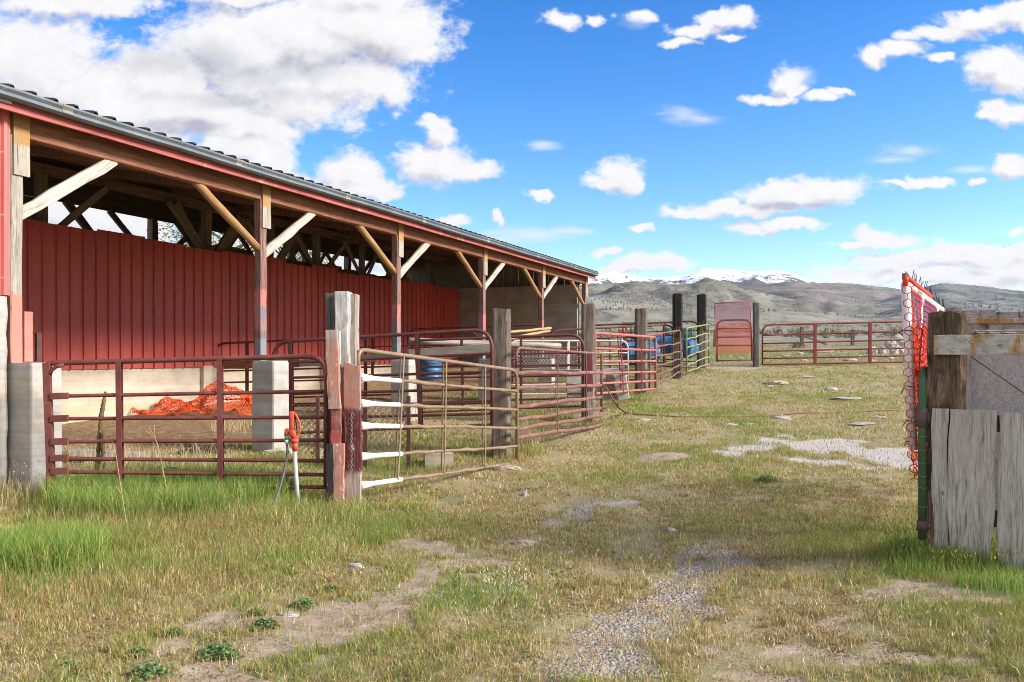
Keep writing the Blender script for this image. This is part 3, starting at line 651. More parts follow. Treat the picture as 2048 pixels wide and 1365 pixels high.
# end wall of concrete block, boards above
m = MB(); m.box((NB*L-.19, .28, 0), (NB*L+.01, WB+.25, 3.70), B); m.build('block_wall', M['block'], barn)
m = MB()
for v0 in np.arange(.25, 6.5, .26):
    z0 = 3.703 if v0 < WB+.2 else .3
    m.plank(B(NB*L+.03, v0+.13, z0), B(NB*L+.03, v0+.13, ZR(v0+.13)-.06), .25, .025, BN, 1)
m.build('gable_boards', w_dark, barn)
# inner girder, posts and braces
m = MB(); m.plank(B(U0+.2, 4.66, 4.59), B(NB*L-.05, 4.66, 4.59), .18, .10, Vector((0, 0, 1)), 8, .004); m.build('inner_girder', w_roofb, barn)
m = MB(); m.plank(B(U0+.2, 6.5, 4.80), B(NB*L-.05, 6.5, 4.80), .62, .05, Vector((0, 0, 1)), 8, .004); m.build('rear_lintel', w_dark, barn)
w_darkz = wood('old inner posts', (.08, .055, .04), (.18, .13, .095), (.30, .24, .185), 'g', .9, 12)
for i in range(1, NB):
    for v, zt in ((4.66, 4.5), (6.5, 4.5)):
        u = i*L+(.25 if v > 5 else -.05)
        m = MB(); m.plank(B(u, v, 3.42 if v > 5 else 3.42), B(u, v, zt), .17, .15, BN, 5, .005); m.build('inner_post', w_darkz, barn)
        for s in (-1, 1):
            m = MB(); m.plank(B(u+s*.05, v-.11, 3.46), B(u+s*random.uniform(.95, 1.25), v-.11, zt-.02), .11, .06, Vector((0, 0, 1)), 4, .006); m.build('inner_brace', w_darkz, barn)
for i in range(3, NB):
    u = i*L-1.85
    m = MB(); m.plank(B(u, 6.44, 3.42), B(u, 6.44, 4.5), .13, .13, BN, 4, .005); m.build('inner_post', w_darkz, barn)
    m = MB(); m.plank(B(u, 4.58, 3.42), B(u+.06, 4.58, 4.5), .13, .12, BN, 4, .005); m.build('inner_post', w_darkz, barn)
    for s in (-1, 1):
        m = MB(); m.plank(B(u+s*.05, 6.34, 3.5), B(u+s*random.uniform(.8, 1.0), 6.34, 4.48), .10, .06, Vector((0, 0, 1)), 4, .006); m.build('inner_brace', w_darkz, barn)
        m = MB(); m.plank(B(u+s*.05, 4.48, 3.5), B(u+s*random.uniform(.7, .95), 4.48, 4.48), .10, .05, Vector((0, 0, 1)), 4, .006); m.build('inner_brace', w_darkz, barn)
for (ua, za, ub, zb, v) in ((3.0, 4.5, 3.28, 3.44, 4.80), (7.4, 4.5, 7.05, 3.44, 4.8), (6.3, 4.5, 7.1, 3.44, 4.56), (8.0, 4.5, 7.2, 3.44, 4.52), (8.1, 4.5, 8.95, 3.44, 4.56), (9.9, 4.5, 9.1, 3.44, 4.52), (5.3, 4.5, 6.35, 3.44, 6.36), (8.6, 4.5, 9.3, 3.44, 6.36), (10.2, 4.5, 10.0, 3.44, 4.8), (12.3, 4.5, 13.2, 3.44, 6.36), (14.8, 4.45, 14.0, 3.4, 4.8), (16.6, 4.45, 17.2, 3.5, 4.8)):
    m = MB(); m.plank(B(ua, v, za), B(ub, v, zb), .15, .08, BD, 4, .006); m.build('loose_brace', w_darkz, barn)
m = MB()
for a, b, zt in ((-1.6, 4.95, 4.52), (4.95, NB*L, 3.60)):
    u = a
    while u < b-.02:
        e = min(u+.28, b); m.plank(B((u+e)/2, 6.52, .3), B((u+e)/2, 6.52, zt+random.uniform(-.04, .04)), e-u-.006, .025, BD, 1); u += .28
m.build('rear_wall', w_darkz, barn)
# left end: solid front bay, sheet metal over concrete
m = MB()
q = [-1.9+.2*k for k in range(10)]
for a in q:
    b_ = min(a+.2, -.085)
    pts = [(a, 0), (a+.12, 0), (a+.135, -.03), (a+.17, -.03), (b_, 0)]
    pts = [(min(x, b_), y) for x, y in pts]
    for (ua, ha), (ub, hb) in zip(pts[:-1], pts[1:]):
        if ub-ua < 1e-4: continue
        for s in (0, .004):
            f = [B(ua, .03+ha+s, 2.10), B(ub, .03+hb+s, 2.10), B(ub, .03+hb+s, 3.98), B(ua, .03+ha+s, 3.98)]; m.face(f)
m.build('front_siding', red_f, barn)
m = MB(); rings = []
for z in np.linspace(-.3, 2.09, 14):
    r = random.uniform(-.012, .012)
    rings.append([B(-2, .02, z), B(-.14+r, .02, z), B(-.10+r, .05, z), B(-.10+r, .42, z), B(-2, .42, z)])
m.quadring(rings); m.build('concrete_wall', conc, barn)
m = MB(); m.box((-1.8, -.42, -.4), (.22, -.08, .09), B); m.build('footing', conc, barn)
m = MB(); m.plank(B(-.5, -.17, 4.0), B(-.22, -.17, 4.0), .12, .05, Vector((0, 0, 1)), 1); m.build('rafter_tail', w_brace, barn)
for i in range(1, NB+1):
    b0 = B(i*L-1.42, .5, ZR(.5)-.19)
    m = MB(); m.tube([b0, b0+Vector((0, 0, -.03))], .05, 10); s = m.build('light_socket', paint('pale ceramic lamp holder', (.5, .46, .4), (.4, .36, .3), None, .4), barn)
    m = MB(); m.tube([b0+Vector((0, 0, z)) for z in (-.03, -.06, -.085, -.11, -.13, -.14)], [.018, .022, .034, .036, .026, .008], 10); m.build('bulb', M['bulb'], s, True)
# things in and on the barn
hay = NT('old hay'); hv = hay.coord(); hn = hay.noise(hay.coord((1, 1, 4)), 30, 6, .8); hay = hay.finish(hay.ramp(hn, [(.3, (.14, .09, .03)), (.5, (.30, .20, .07)), (.7, (.44, .33, .14))]), 1, hn, 1, .02)
lay = 0
for k, u in enumerate(np.arange(8.3, 17.2, 1.13)):
    h = .36+.06*(k % 3 == 0)+random.uniform(0, .04)
    m = MB(); rings = []
    for x in np.linspace(-.53, .53, 7):
        j = lambda: random.uniform(-.02, .02)
        rings.append([B(u+x, 4.88+j(), 3.425), B(u+x, 5.33+j(), 3.425), B(u+x, 5.36+j(), 3.45+h*.5), B(u+x, 5.31+j(), 3.425+h+j()), B(u+x, 4.90+j(), 3.425+h+j()), B(u+x, 4.86+j(), 3.425+h*.5)])
    m.quadring(rings)
    solo(m, 'hay_bale', hay, 'old brown hay bale laid along the loft above the red partition wall', 'hay bale', tuple(B(u, 5.1, 3.425)), 'hay bales in a row along the shed loft')
# ------------------------------------------------------------------ pen gates
def on_line(A, Bp, px):                   # point of the gate's plan line seen at photo column px -> fraction
    t = (px-HX)/F; ax, ay, bx, by = A.x, A.y, Bp.x, Bp.y
    k = (t*ay-ax)/((bx-ax)-t*(by-ay)); return k
def arc(pts, corner_r):                   # round the inner corners of a polyline
    out = [pts[0]]
    for a, b, c in zip(pts[:-2], pts[1:-1], pts[2:]):
        a, b, c = Vector(a), Vector(b), Vector(c)
        r = min(corner_r, (a-b).length*.45, (c-b).length*.45); p = b+(a-b).normalized()*r; q = b+(c-b).normalized()*r
        for t in np.linspace(0, 1, 9):
            out.append((1-t)**2*p+2*t*(1-t)*b+t*t*q)
    out.append(pts[-1]); return [Vector(p) for p in out]
def gate(name, label, cat, lpx, ld, rpx, rd, rails, ups, mat, group, r=.022, rr=None, corner=.16, round_l=True, round_r=True, wav=0, up_mat=None, up_w=.034, dbl=False, shape=None, foot=(None, None), flat=False):
    """rails = [(y at left, y at right)] photo rows, top first; ups = photo columns of the uprights"""
    rr = rr or r*.86
    rw = [(at(lpx, a, ld), at(rpx, b, rd)) for a, b in rails]
    A, Bq = rw[-1]
    root = thing(name, label, cat, (A.x, A.y, min(A.z, Bq.z)), 0, group)
    tl, tr = rw[0]; bl, br_ = rw[-1]
    if foot[0]: bl = at(lpx, foot[0], ld)
    if foot[1]: br_ = at(rpx, foot[1], rd)
    dirv = (tr-tl); dirv.z = 0; dirv.normalize(); nrm = Vector((dirv.y, -dirv.x, 0))
    if nrm.y > 0: nrm = -nrm
    path = [bl, tl, tr, br_]
    m = MB(); pts = []
    pl = arc([bl, tl, tr], corner if round_l else .012); prr = arc([tl, tr, br_], corner if round_r else .012)
    m.tube(pl[:-1]+prr[1:], r, 10); m.build('frame', mat, root, True)
    for i, (a, b) in enumerate(rw[1:]):
        n = 26; pts = []; rs = []; ph = random.uniform(0, 6)
        for t in np.linspace(0, 1, n):
            p = a.lerp(b, t)
            if wav: p = p+Vector((0, 0, wav*(math.sin(t*9+ph+i)*.6+math.sin(t*21+ph*2)*.4)))
            pts.append(p); rs.append((rr*.75, rr*1.25) if flat else rr)
        if shape: pts, rs = shape(pts, rr, i)
        m = MB(); m.tube(pts, rs, 10); m.build('rail', mat, root, True)
    for px in ups:
        k = on_line(tl, tr, px if not isinstance(px, tuple) else px[0]); t = tl.lerp(tr, k)
        k2 = on_line(*rw[-1], px if not isinstance(px, tuple) else px[1]); b = rw[-1][0].lerp(rw[-1][1], k2)
        m = MB()
        for s in ((-1, 1) if dbl else (-1,)):
            o = nrm*(-s)*(r*.95)*(1 if s < 0 else 1); m.plank(b+o, t+o, up_w, .008, dirv, 3)
            if not dbl: m.plank(b-o, t-o, up_w, .008, dirv, 3)
        m.build('upright', up_mat or mat, root)
    return root, rw
YG = 'pipe gates along the open side of the pens'
# the nearest gate, left of the paint-worn tie post
root, rw = gate('pipe_gate', 'dark red seven rail gate closing the nearest shed bay, behind the red hydrant', 'gate', 98, 7.62, 652, 7.85,
    [(727, 712), (793, 783), (838, 835), (884, 881), (918, 922), (944, 950), (968, 975)], [(238, 241), (440, 442)], M['rail_rust'], YG, .026, .019, .2, False, True, 0, None, .05)
m = MB(); p = at(93, 726, 7.6); q = at(103, 985, 7.6); m.plank(p, q, .07, .05, Vector((1, .2, 0)), 4, .002); m.build('hinge_channel', M['rail_rust'], root)
for a, _ in [(793, 0), (838, 0), (884, 0), (917, 0), (943, 0)]:
    m = MB(); m.plank(at(102, a, 7.585), at(136, a-1, 7.60), .062, .036, Vector((0, 0, 1)), 1); m.build('rail_sleeve', M['rail_rust'], root)
m = MB(); m.tube([at(98, 752, 7.6), at(103, 741, 7.6), at(113, 733, 7.6), at(127, 731, 7.6)], .02, 8); m.build('corner_bend', M['rail_rust'], root, True)
# olive gate with knobbly rails and white ends
def knob(pts, rr, i):
    n = 60; P = []; R = []
    a, b = pts[0], pts[-1]
    for t in np.linspace(0, 1, n):
        p = a.lerp(b, t); z = 0; r = rr
        for c in (.30, .36, .61, .66, .88):
            g = math.exp(-((t-c)/.022)**2); r += rr*.42*g; z += (.006 if c in (.30, .61) else -.006)*g
        z += .004*math.sin(t*8+i*1.7)
        P.append(p+Vector((0, 0, z))); R.append(r)
    return P, R
og, rw = gate('pipe_gate', 'olive brown gate with knobbly bent rails and white painted rail ends', 'gate', 716, 7.95, 1034, 10.75,
    [(699, 741), (755, 783), (807, 820), (852, 856), (914, 893), (972, 926)], [(805, 793), (890, 886), (968, 968)], M['rail_olive'], YG, .023, .0185, .17, True, True, 0, M['rail_olive'], .022, True, knob, (745, 926))
for a, b in rw[1:]:
    k0 = on_line(a, b, 722); k1 = on_line(a, b, 803)
    m = MB(); pts = [a.lerp(b, k0+(k1-k0)*t) for t in np.linspace(0, 1, 14)]
    m.tube(pts, [(.024+.001*math.sin(x), .042-.019*min(1, x*3.2)+.004) for x in np.linspace(0, 1, 14)], 10); m.build('rail_end', M['white_paint'], og, True)
gate('pipe_gate', 'sagging faded red gate with flattened wavy rails between the second and third timber posts', 'gate', 1033, 11.0, 1203, 13.7,
    [(696, 708), (746, 746), (777, 772), (814, 794), (840, 816), (859, 832), (876, 851)], [1113, 1171], M['rail_faded'], YG, .021, .024, .2, True, False, .012, M['rail_faded'], .02, True, None, (735, 824), True)
gate('pipe_gate', 'bright pinkish red straight six rail gate in front of the short brown timber post', 'gate', 1190, 14.45, 1311, 17.9,
    [(666, 675), (697, 701), (723, 722.5), (747, 744), (768, 762), (788, 778)], [(1238, 1245), 1281], M['rail_pink'], YG, .028, .024, .1, False, True, 0, M['red_gate'], .05)
gate('pipe_gate', 'faded maroon wavy gate hung on the charred post farther from the shed corner', 'gate', 1299, 18.6, 1360, 22.0,
    [(671, 661), (697, 686), (716, 704), (736, 719), (757, 731), (776, 744)], [1323, 1345], M['rail_faded'], YG, .022, .022, .12, True, True, .02, M['rail_faded'], .02, True)
gate('pipe_gate', 'pale green gate with bowed rails beside the farther charred post', 'gate', 1373, 22.3, 1418, 24.6,
    [(657, 649), (679, 666), (697, 682), (714, 697), (731, 713.5), (744, 728)], [1383, 1390, 1403], M['rail_green'], YG, .022, .02, .1, True, True, .016, M['rail_green'], .018, True, None, (747, 728))
gate('pipe_gate', 'long deep red five bar gate across the far end of the yard', 'gate', 1525, 25.6, 1888, 25.9,
    [(650.5, 642), (671, 661), (687.5, 678), (703, 695), (717.5, 710.5), (729.5, 723)], [1630, 1740], M['red_gate'], YG, .028, .026, .28, True, True, 0, M['red_gate'], .085)
# dividers between the pens, from shed to fence line
PG = 'pen dividers standing between shed and fence line'
gate('pen_divider', 'dark red divider gate running from the nearest free concrete pier behind the olive gate', 'pen gate', 546, 11.75, 984, 11.05,
    [(685, 659), (727, 708), (757, 744), (789, 778), (812, 806), (838, 828), (868, 850)], [(581, 584), (834, 842)], M['rail_dark'], PG, .026, .021, .28, True, True, 0, M['rail_dark'], .06)
gate('pen_divider', 'dark red divider gate with round ends behind the tall grey second timber post', 'pen gate', 811, 14.7, 1168, 14.2,
    [(682, 669), (712, 706), (735, 730), (757, 751), (781, 774), (806, 796), (826, 812)], [(923, 926), 1042], M['rail_dark'], PG, .025, .019, .3, True, True, 0, M['rail_dark'], .04)
gate('pen_divider', 'chipped white divider gate beside the wooden trough', 'pen gate', 1019, 17.2, 1256, 17.8,
    [(682, 682), (709, 706), (732, 729), (754, 752), (770, 768), (789, 788)], [1137], M['rail_white'], PG, .022, .018, .2, True, True, 0, M['rail_white'], .05)
gate('pen_divider', 'dark red divider gate from the fourth shed post ending behind the short brown timber post', 'pen gate', 985, 18.1, 1276, 19.3,
    [(681, 674), (700, 694), (719, 712), (736, 729), (752, 745), (768, 760)], [1115, 1220], M['rail_dark'], PG, .024, .018, .28, True, True, 0, M['rail_dark'], .04)
gate('pen_divider', 'dark red divider gate under the shed corner reaching the charred post', 'pen gate', 1101, 21.4, 1348, 22.6,
    [(661, 650), (681, 671), (696, 688), (711, 704), (726, 719), (741, 733)], [1252, 1328], M['rail_dark'], PG, .024, .018, .3, True, True, 0, M['rail_dark'], .04)
gate('pen_divider', 'farthest long dark divider gate beyond the end of the shed', 'pen gate', 1185, 25.5, 1398, 25.0,
    [(651, 643), (668, 661), (684, 678), (700, 694), (715, 709), (729, 723)], [1262, 1330], M['rail_dark'], PG, .026, .018, .3, False, True, 0, M['rail_dark'], .04)
SG = 'stall dividers standing inside the shed'
gate('stall_divider', 'dark red stall gate inside the shed beside the orange net heap', 'stall gate', 428, 16.4, 797, 14.9,
    [(688, 671), (743, 733), (766, 757), (800, 789), (812, 803)], [494, 731], M['rail_dark'], SG, .024, .018, .3, True, True, 0, M['rail_dark'], .05)
gate('stall_divider', 'dark stall gate deep in the shed before the block wall', 'stall gate', 816, 22.6, 1086, 21.5,
    [(659, 650), (679, 671), (697, 689), (713, 706), (729, 722)], [882, 985], M['rail_dark'], SG, .024, .018, .3, True, True, 0, M['rail_dark'], .05)
gate('stall_divider', 'middle dark red stall gate inside the shed behind the third shed post', 'stall gate', 655, 19.4, 960, 18.3,
    [(675, 664), (697, 688), (717, 709), (736, 729), (755, 748)], [745, 850], M['rail_dark'], SG, .022, .017, .3, True, True, 0, M['rail_dark'], .05)
m = MB(); m.plank(at(424, 660, 16.3), at(424, 800, 16.3)+Vector((0, 0, -.9)), .07, .07, Vector((1, 0, 0)), 2, .002)
solo(m, 'angle_iron_post', M['steel_dark'], 'thin rusty angle iron post standing in front of the tan concrete shed wall', 'post', at(424, 815, 16.3))

# ------------------------------------------------------------------ timber posts
TIE = ((.032, .024, .019), (.115, .088, .070), (.24, .195, .16))
w_tie = wood('railroad tie', *TIE, 'z', .9, 10)
w_tie_l = wood('silver tie', (.16, .15, .14), (.36, .34, .315), (.54, .52, .49), 'z', .9, 9, [((.62, .60, .60), 2.2, .52, .04, None, None)])
w_tie_d = wood('black weathered tie', (.03, .027, .027), (.09, .082, .08), (.20, .19, .185), 'z', .9, 11)
w_char = wood('charred tie', (.004, .0035, .003), (.008, .0065, .006), (.018, .014, .01), 'z', .8, 12, [((.12, .095, .075), 3, .10, .06, -2, 1.05), ((.19, .12, .04), 7, .55, .05, .95, 1.5)])
TP = 'timber posts along the pen fence'
def tie_post(label, pl, pr_, ytop, d, mat, ax=.62, depth=None, lean=0):
    x0 = at(pl, 0, d).x; x1 = at(pr_, 0, d).x; w = x1-x0; dp = depth or w*.85
    c = Vector(((x0+x1)/2, d+dp/2, 0)); zb = g1(c.x, c.y)-.25; zt = at(0, ytop, d).z
    root = thing('timber_post', label, 'post', (c.x, c.y, zb+.25), 0, TP)
    m = MB(); n = 16; rings = []
    wf = w*.80; sl_ = w-wf
    for i in range(n+1):
        z = zb+(zt-zb)*i/n; j = lambda a=.009: random.uniform(-a, a)
        xo = lean*(i/n)
        q = [(x0+j(), d+j()), (x0+.02, d-.012+j(.004)), (x0+wf-.02+j(), d-.012+j()), (x0+wf+j(), d+j()), (x1+j(), d+dp*.5+j()), (x1-.02+j(), d+dp), (x0+.02+j(), d+dp), (x0-.006, d+dp-.03)]
        zz = [z+(random.uniform(-.014, .014) if i == n else 0) for _ in q]
        rings.append([(a+xo, b, c_) for (a, b), c_ in zip(q, zz)])
    m.quadring(rings); m.build('tie', mat, root)
    return root, (x0, x1, d, zb, zt)
tie_post('thick grey brown timber post second from the hydrant, behind the end of the olive gate', 984, 1022, 618, 11.1, w_tie)
p2, q2 = tie_post('tall timber post at the shed corner with a maroon board on its lower half', 1165, 1192, 607, 14.25, w_tie)
m = MB(); m.plank(at(1178.5, 708, 14.2), at(1179.5, 782, 14.2), .105, .03, Vector((1, 0, 0)), 4, .003); m.build('maroon_board', wood('maroon board', (.10, .02, .03), (.16, .035, .045), (.24, .08, .09), 'z', .8, 9, (), False), p2)
m = MB(); m.plank(at(1179, 784, 14.2), at(1180, 838, 14.2), .085, .03, Vector((1, 0, 0)), 4, .004); m.build('split_board', w_raw, p2)
tie_post('short brown timber post behind the pinkish red gate', 1273, 1297, 617, 19.1, w_tie)
tie_post('charred black topped post nearer the shed, left of the pale green gate', 1348, 1367, 588, 22.4, w_char)
tie_post('charred black topped post behind the pale green gate', 1397, 1414.5, 589, 24.9, w_char)
tie_post('slim grey post between the netted gate and the long deep red gate', 1508.5, 1520.5, 606, 25.5, w_tie_d)
# the big post of three ties faced with painted boards
gx0, gy0 = at(686, 0, 7.85).x, 7.85; zg = g1(gx0, gy0)
gp = thing('timber_post', 'big cluster of three weathered ties faced with peeling maroon and pink boards beside the hydrant', 'post', (gx0, gy0, zg), 0, TP)
def stick(name, mat, px0, px1, yt, yb, d, thick, tilt=0, n=9, jit=.005, sub=None, slant=0):
    a = at((px0+px1)/2+tilt, yt, d); b = at((px0+px1)/2, yb, d); w = (px1-px0)/F*d
    m = MB(); m.plank(b+Vector((0, thick/2, 0)), a+Vector((0, thick/2, 0)), w, thick, Vector((1, 0, 0)), n, jit)
    if slant: m.v[-8:] = [(x, y, z+slant*((x-a.x)/w)) for x, y, z in m.v[-8:]]
    return m.build(name, mat, sub or gp)
stick('tie', w_tie_d, 651, 672, 586, 1018, 7.95, .2)
stick('tie', w_tie_l, 669, 697, 583, 1020, 7.80, .22)
stick('tie', wood('grey brown tie', (.13, .105, .085), (.30, .255, .215), (.44, .40, .35), 'z', .9, 10), 693, 711, 588, 1018, 7.9, .2)
PINK = ((.16, .10, .085), (.36, .25, .22), (.52, .44, .40))
mar = wood('maroon painted board', *PINK, 'z', .75, 9, [((.40, .17, .12), 7, .46, .08, .55, 1.6), ((.125, .024, .028), 2.6, .40, .04, .36, 1.02), ((.62, .55, .52), 16, .64, .02, .3, 1.5)], False)
pnk = wood('salmon painted board', *PINK, 'z', .75, 9, [((.46, .21, .15), 6, .44, .06, 0, 1.62), ((.60, .53, .48), 13, .60, .03, None, None)], False)
redb = wood('red painted board', (.14, .08, .07), (.30, .2, .18), (.45, .38, .34), 'z', .75, 9, [((.34, .06, .05), 6, .45, .05, None, None)], False)
stick('board', mar, 690, 722, 729, 1019, 7.70, .05, -2, 9, .003, None, -.05)
stick('board', mar, 676, 694, 735, 905, 7.73, .05, 0, 7, .003)
stick('board', pnk, 656, 680, 660, 818, 7.62, .05, -6, 9, .004)
stick('board', w_tie_l, 674, 681, 662, 830, 7.70, .05, -2, 7, .004)
stick('board', redb, 661, 682, 818, 889, 7.68, .05, 0, 5, .004)
stick('board', pnk, 666, 688, 888, 1016, 7.66, .06, 0, 6, .004)
stick('board', w_tie_d, 652, 667, 888, 1014, 7.76, .06, 0, 6, .004)
m = MB()
for i in range(24):
    c = at(703-.3*math.sin(i*.7), 826+i*5.2, 7.685); 
    m.tube([c+Vector((math.cos(a)*.009*(i % 2 == 0), -math.cos(a)*.009*(i % 2), math.sin(a)*.016)) for a in np.linspace(0, 2*PI, 9)[:-1]], .0035, 5, False, True)
m.build('chain', M['wire'], gp)

# ------------------------------------------------------------------ yard hydrant and hose
hx, hy = ground_at(598, 1028); hd = hy
hyd = thing('yard_hydrant', 'red topped frost proof water hydrant on a leaning galvanised pipe', 'hydrant', (hx, hy, g1(hx, hy)))
H = lambda px, py, o=0: at(px, py, hd-o)
m = MB(); m.tube([H(598.5, 1050), H(589, 900)], .0195, 14); m.build('standpipe', M['galv'], hyd, True)
m = MB(); m.tube([H(590, 902), H(589.6, 884)], .027, 12); m.tube([H(589.6, 885), H(589.4, 878)], .038, 12)
m.tube([H(589.4, 879), H(586, 864), H(581, 861)], [.03, .026, .022], 10); m.tube([H(586, 872), H(579, 862), H(573, 861)], [.03, .02, .019], 10)
m.plank(H(583.5, 865), H(584, 823), .042, .03, Vector((1, 0, 0)), 3); m.tube([H(573, 872), H(573, 858)], [.021, .018], 10); m.tube([H(572, 860), H(571, 858)], .012, 8)
m.build('head', M['hydrant_red'], hyd, True)
m = MB(); m.tube([H(586, 826), H(591, 829), H(596, 839), H(599.5, 848), H(600, 862), H(596, 869), H(592, 869)], [.012, .012, .011, .011, .012, .012, .014], 8); m.build('handle', M['hydrant_red'], hyd, True)
m = MB(); m.tube([H(589.5, 832), H(592, 845), H(594, 862)], .006, 6); m.build('lift_rod', M['black'], hyd, True)
m = MB(); m.tube([H(573.3, 872), H(573.6, 880)], .020, 12); m.build('hose_fitting', M['brass_green'], hyd, True)
m = MB(); m.tube([H(573.8, 880), H(574, 889)], [.022, .017], 12); m.build('coupling', paint('pale mint hose coupling', (.45, .6, .55), (.5, .62, .58), None, .4), hyd, True)
x2, y2 = ground_at(515, 1062)
m = MB(); m.tube([H(574, 888), H(575, 905), H(572, 925), H(567, 950, .05), H(559, 978, .12), H(549, 1005, .2), H(536, 1030, .3), H(524, 1048, .38), Vector((x2, y2, g1(x2, y2)+.02)), Vector((x2-.25, y2-.05, g1(x2-.25, y2)+.012))], .0115, 10)
hs_ = solo(m, 'garden_hose', M['hose_grey'], 'grey vinyl hose hanging from the red hydrant into the grass', 'hose', H(574, 888), None, True)
# long brown hose over the yard
pts = [at(1205, 770, 13.75), at(1211, 774, 13.6), at(1218, 785, 13.4), at(1226, 800, 13.2), at(1236, 815, 13.0)]
for px, py in ((1252, 829), (1272, 833), (1300, 835), (1360, 836), (1440, 836.5), (1520, 834.5), (1600, 829), (1680, 826), (1760, 824), (1830, 822)):
    x, d = ground_at(px, py); pts.append(Vector((x, d, g1(x, d)+.02)))
m = MB(); m.tube(pts, .013, 8); solo(m, 'garden_hose', M['hose_brown'], 'brown hose trailing from the sagging faded gate across the yard', 'hose', pts[0], None, True)

# ------------------------------------------------------------------ drums, tank, trough and other pen contents
def drum(label, c, axis, length, r, mat, name='drum', cat='barrel', group=None, bands=True):
    axis = Vector(axis).normalized(); c = Vector(c); root = thing(name, label, cat, tuple(c-Vector((0, 0, r))), 0, group)
    prof = [(0, r*.9), (.015, r*.97), (.03, r), (.10, r), (.12, r*1.035), (.14, r), (.34, r*1.01), (.36, r*1.045), (.38, r*1.01), (.62, r*1.01), (.64, r*1.045), (.66, r*1.01), (.86, r), (.88, r*1.035), (.90, r), (.97, r), (.985, r*.97), (1, r*.9)]
    m = MB(); m.tube([c+axis*length*(t-.5) for t, _ in prof], [q for _, q in prof], 24, True); m.build('shell', mat, root, True)
    m = MB(); e = c+axis*length*.5
    for s in (.45, -.45):
        u = axis.cross(Vector((0, 0, 1))) if abs(axis.z) < .9 else Vector((1, 0, 0)); p = e+u.normalized()*r*s; m.tube([p-axis*.01, p+axis*.018], .03, 10)
    m.build('bung', M['white_paint'], root, True); return root
BG = 'blue plastic drums in the pens'
p = at(1280, 705, 20.2); drum('blue plastic drum lying on its side behind the pinkish red gate', p, (.97, .2, 0), .93, .25, M['blue_drum'], group=BG)
p = at(1338, 691, 24.0); drum('blue plastic drum lying behind the maroon wavy gate', p, (.85, -.4, -.12), .9, .27, M['blue_drum'], group=BG)
p = at(1372, 697, 23.6); drum('blue plastic drum seen through the pale green gate', p, (.5, .85, 0), .8, .28, M['blue_drum'], group=BG)
p = at(861, 733, 17.5); drum('blue plastic drum standing upright in the shed stall', p, (0, 0, 1), .62, .24, M['blue_drum'], group=BG)
root = drum('dark green plastic tank behind the charred posts', at(1358, 673, 26.2), (1, .1, 0), 1.0, .27, M['green_tank'], 'water_tank', 'tank')
m = MB(); m.plank(at(1246, 648.5, 26), at(1277, 647.5, 26), .10, .25, Vector((0, 0, 1)), 2, .003); m.plank(at(1252, 653, 26), at(1252, 720, 26), .07, .07, Vector((1, 0, 0)), 1); m.plank(at(1270, 653, 26), at(1270, 720, 26), .07, .07, Vector((1, 0, 0)), 1)
solo(m, 'salt_stand', w_tie_d, 'small dark shelf stand on legs behind the far divider gates', 'stand', at(1261, 722, 26))
hy2 = thing('yard_hydrant', 'distant red hydrant head behind the pens at the shed end', 'hydrant', tuple(at(1244, 730, 25.8)))
m = MB(); m.tube([at(1244, 730, 25.8), at(1244, 664, 25.8)], .02, 8); m.build('standpipe', M['galv'], hy2, True)
m = MB(); m.tube([at(1247, 668, 25.8), at(1247, 655, 25.8)], .045, 8); m.tube([at(1247, 664, 25.8), at(1240, 661, 25.8), at(1240, 668, 25.8)], .03, 8); m.build('head', M['hydrant_red'], hy2, True)
w_log = wood('grey trough timber', (.16, .145, .13), (.33, .31, .28), (.42, .39, .36), 'g', .9, 8)
tr = thing('feed_trough', 'weathered grey timber trough with a notched end behind the pinkish red gate', 'trough', tuple(at(1190, 806, 16.3)))
for (y0, y1, dd, pa, pb) in ((752, 768, 16.2, 1132, 1236), (769, 786, 16.25, 1133, 1236), (787, 802, 16.3, 1135, 1240)):
    m = MB(); m.plank(at(pa, (y0+y1)/2, dd), at(pb, (y0+y1)/2-4, dd+.2), (y1-y0)/F*dd, .07, Vector((0, 0, 1)), 6, .006); m.build('side_plank', w_log, tr)
m = MB(); m.plank(at(1236, 747, 16.3), at(1246, 798, 16.3), .26, .34, Vector((1, 0, 0)), 5, .01); m.build('end_block', w_log, tr)
m = MB(); m.plank(at(1220, 750, 16.08), at(1220, 764, 16.08), .15, .06, Vector((1, 0, 0)), 1); m.build('notch_board', w_dark, tr)
m = MB(); m.plank(at(1132, 745, 16.4), at(1236, 741, 16.6), .1, .3, Vector((0, 0, 1)), 4, .006); m.build('rim', w_log, tr)
m = MB(); m.box((0, 0, 0), (1, 1, 1), lambda a, b, c: at(850+57*a, 938, 10.3)+Vector((b*-.05, b*.3, -.1+.30*c+.01*math.sin(a*5))))
cb_ = solo(m, 'concrete_chunk', conc_w, 'broken pale concrete slab lying behind the olive gate', 'concrete slab', at(880, 938, 10.3))
LG = 'poles and planks laid along the pens'
def pole(name, label, a, b, r, mat, n=8):
    m = MB(); m.tube([a.lerp(b, t)+Vector((0, 0, random.uniform(-.006, .006))) for t in np.linspace(0, 1, n)], [r*random.uniform(.94, 1.05) for _ in range(n)], 10)
    solo(m, name, mat, label, 'pole', a, LG, True)
wl = wood('silver pole', (.16, .135, .11), (.30, .265, .23), (.42, .385, .34), 'g', .9, 6); wt_ = wood('tan pole', (.24, .15, .07), (.40, .27, .14), (.50, .38, .24), 'g', .8, 6)
pole('pole', 'thick silver pole with a sawn end resting on the divider gates', at(818, 682, 15.0), at(1120, 692, 16.6), .062, wl)
pole('pole', 'thin tan pole leaning on the fourth shed post, the lower of two', at(1010, 679, 19.0), at(1099, 662, 21.3), .04, wt_)
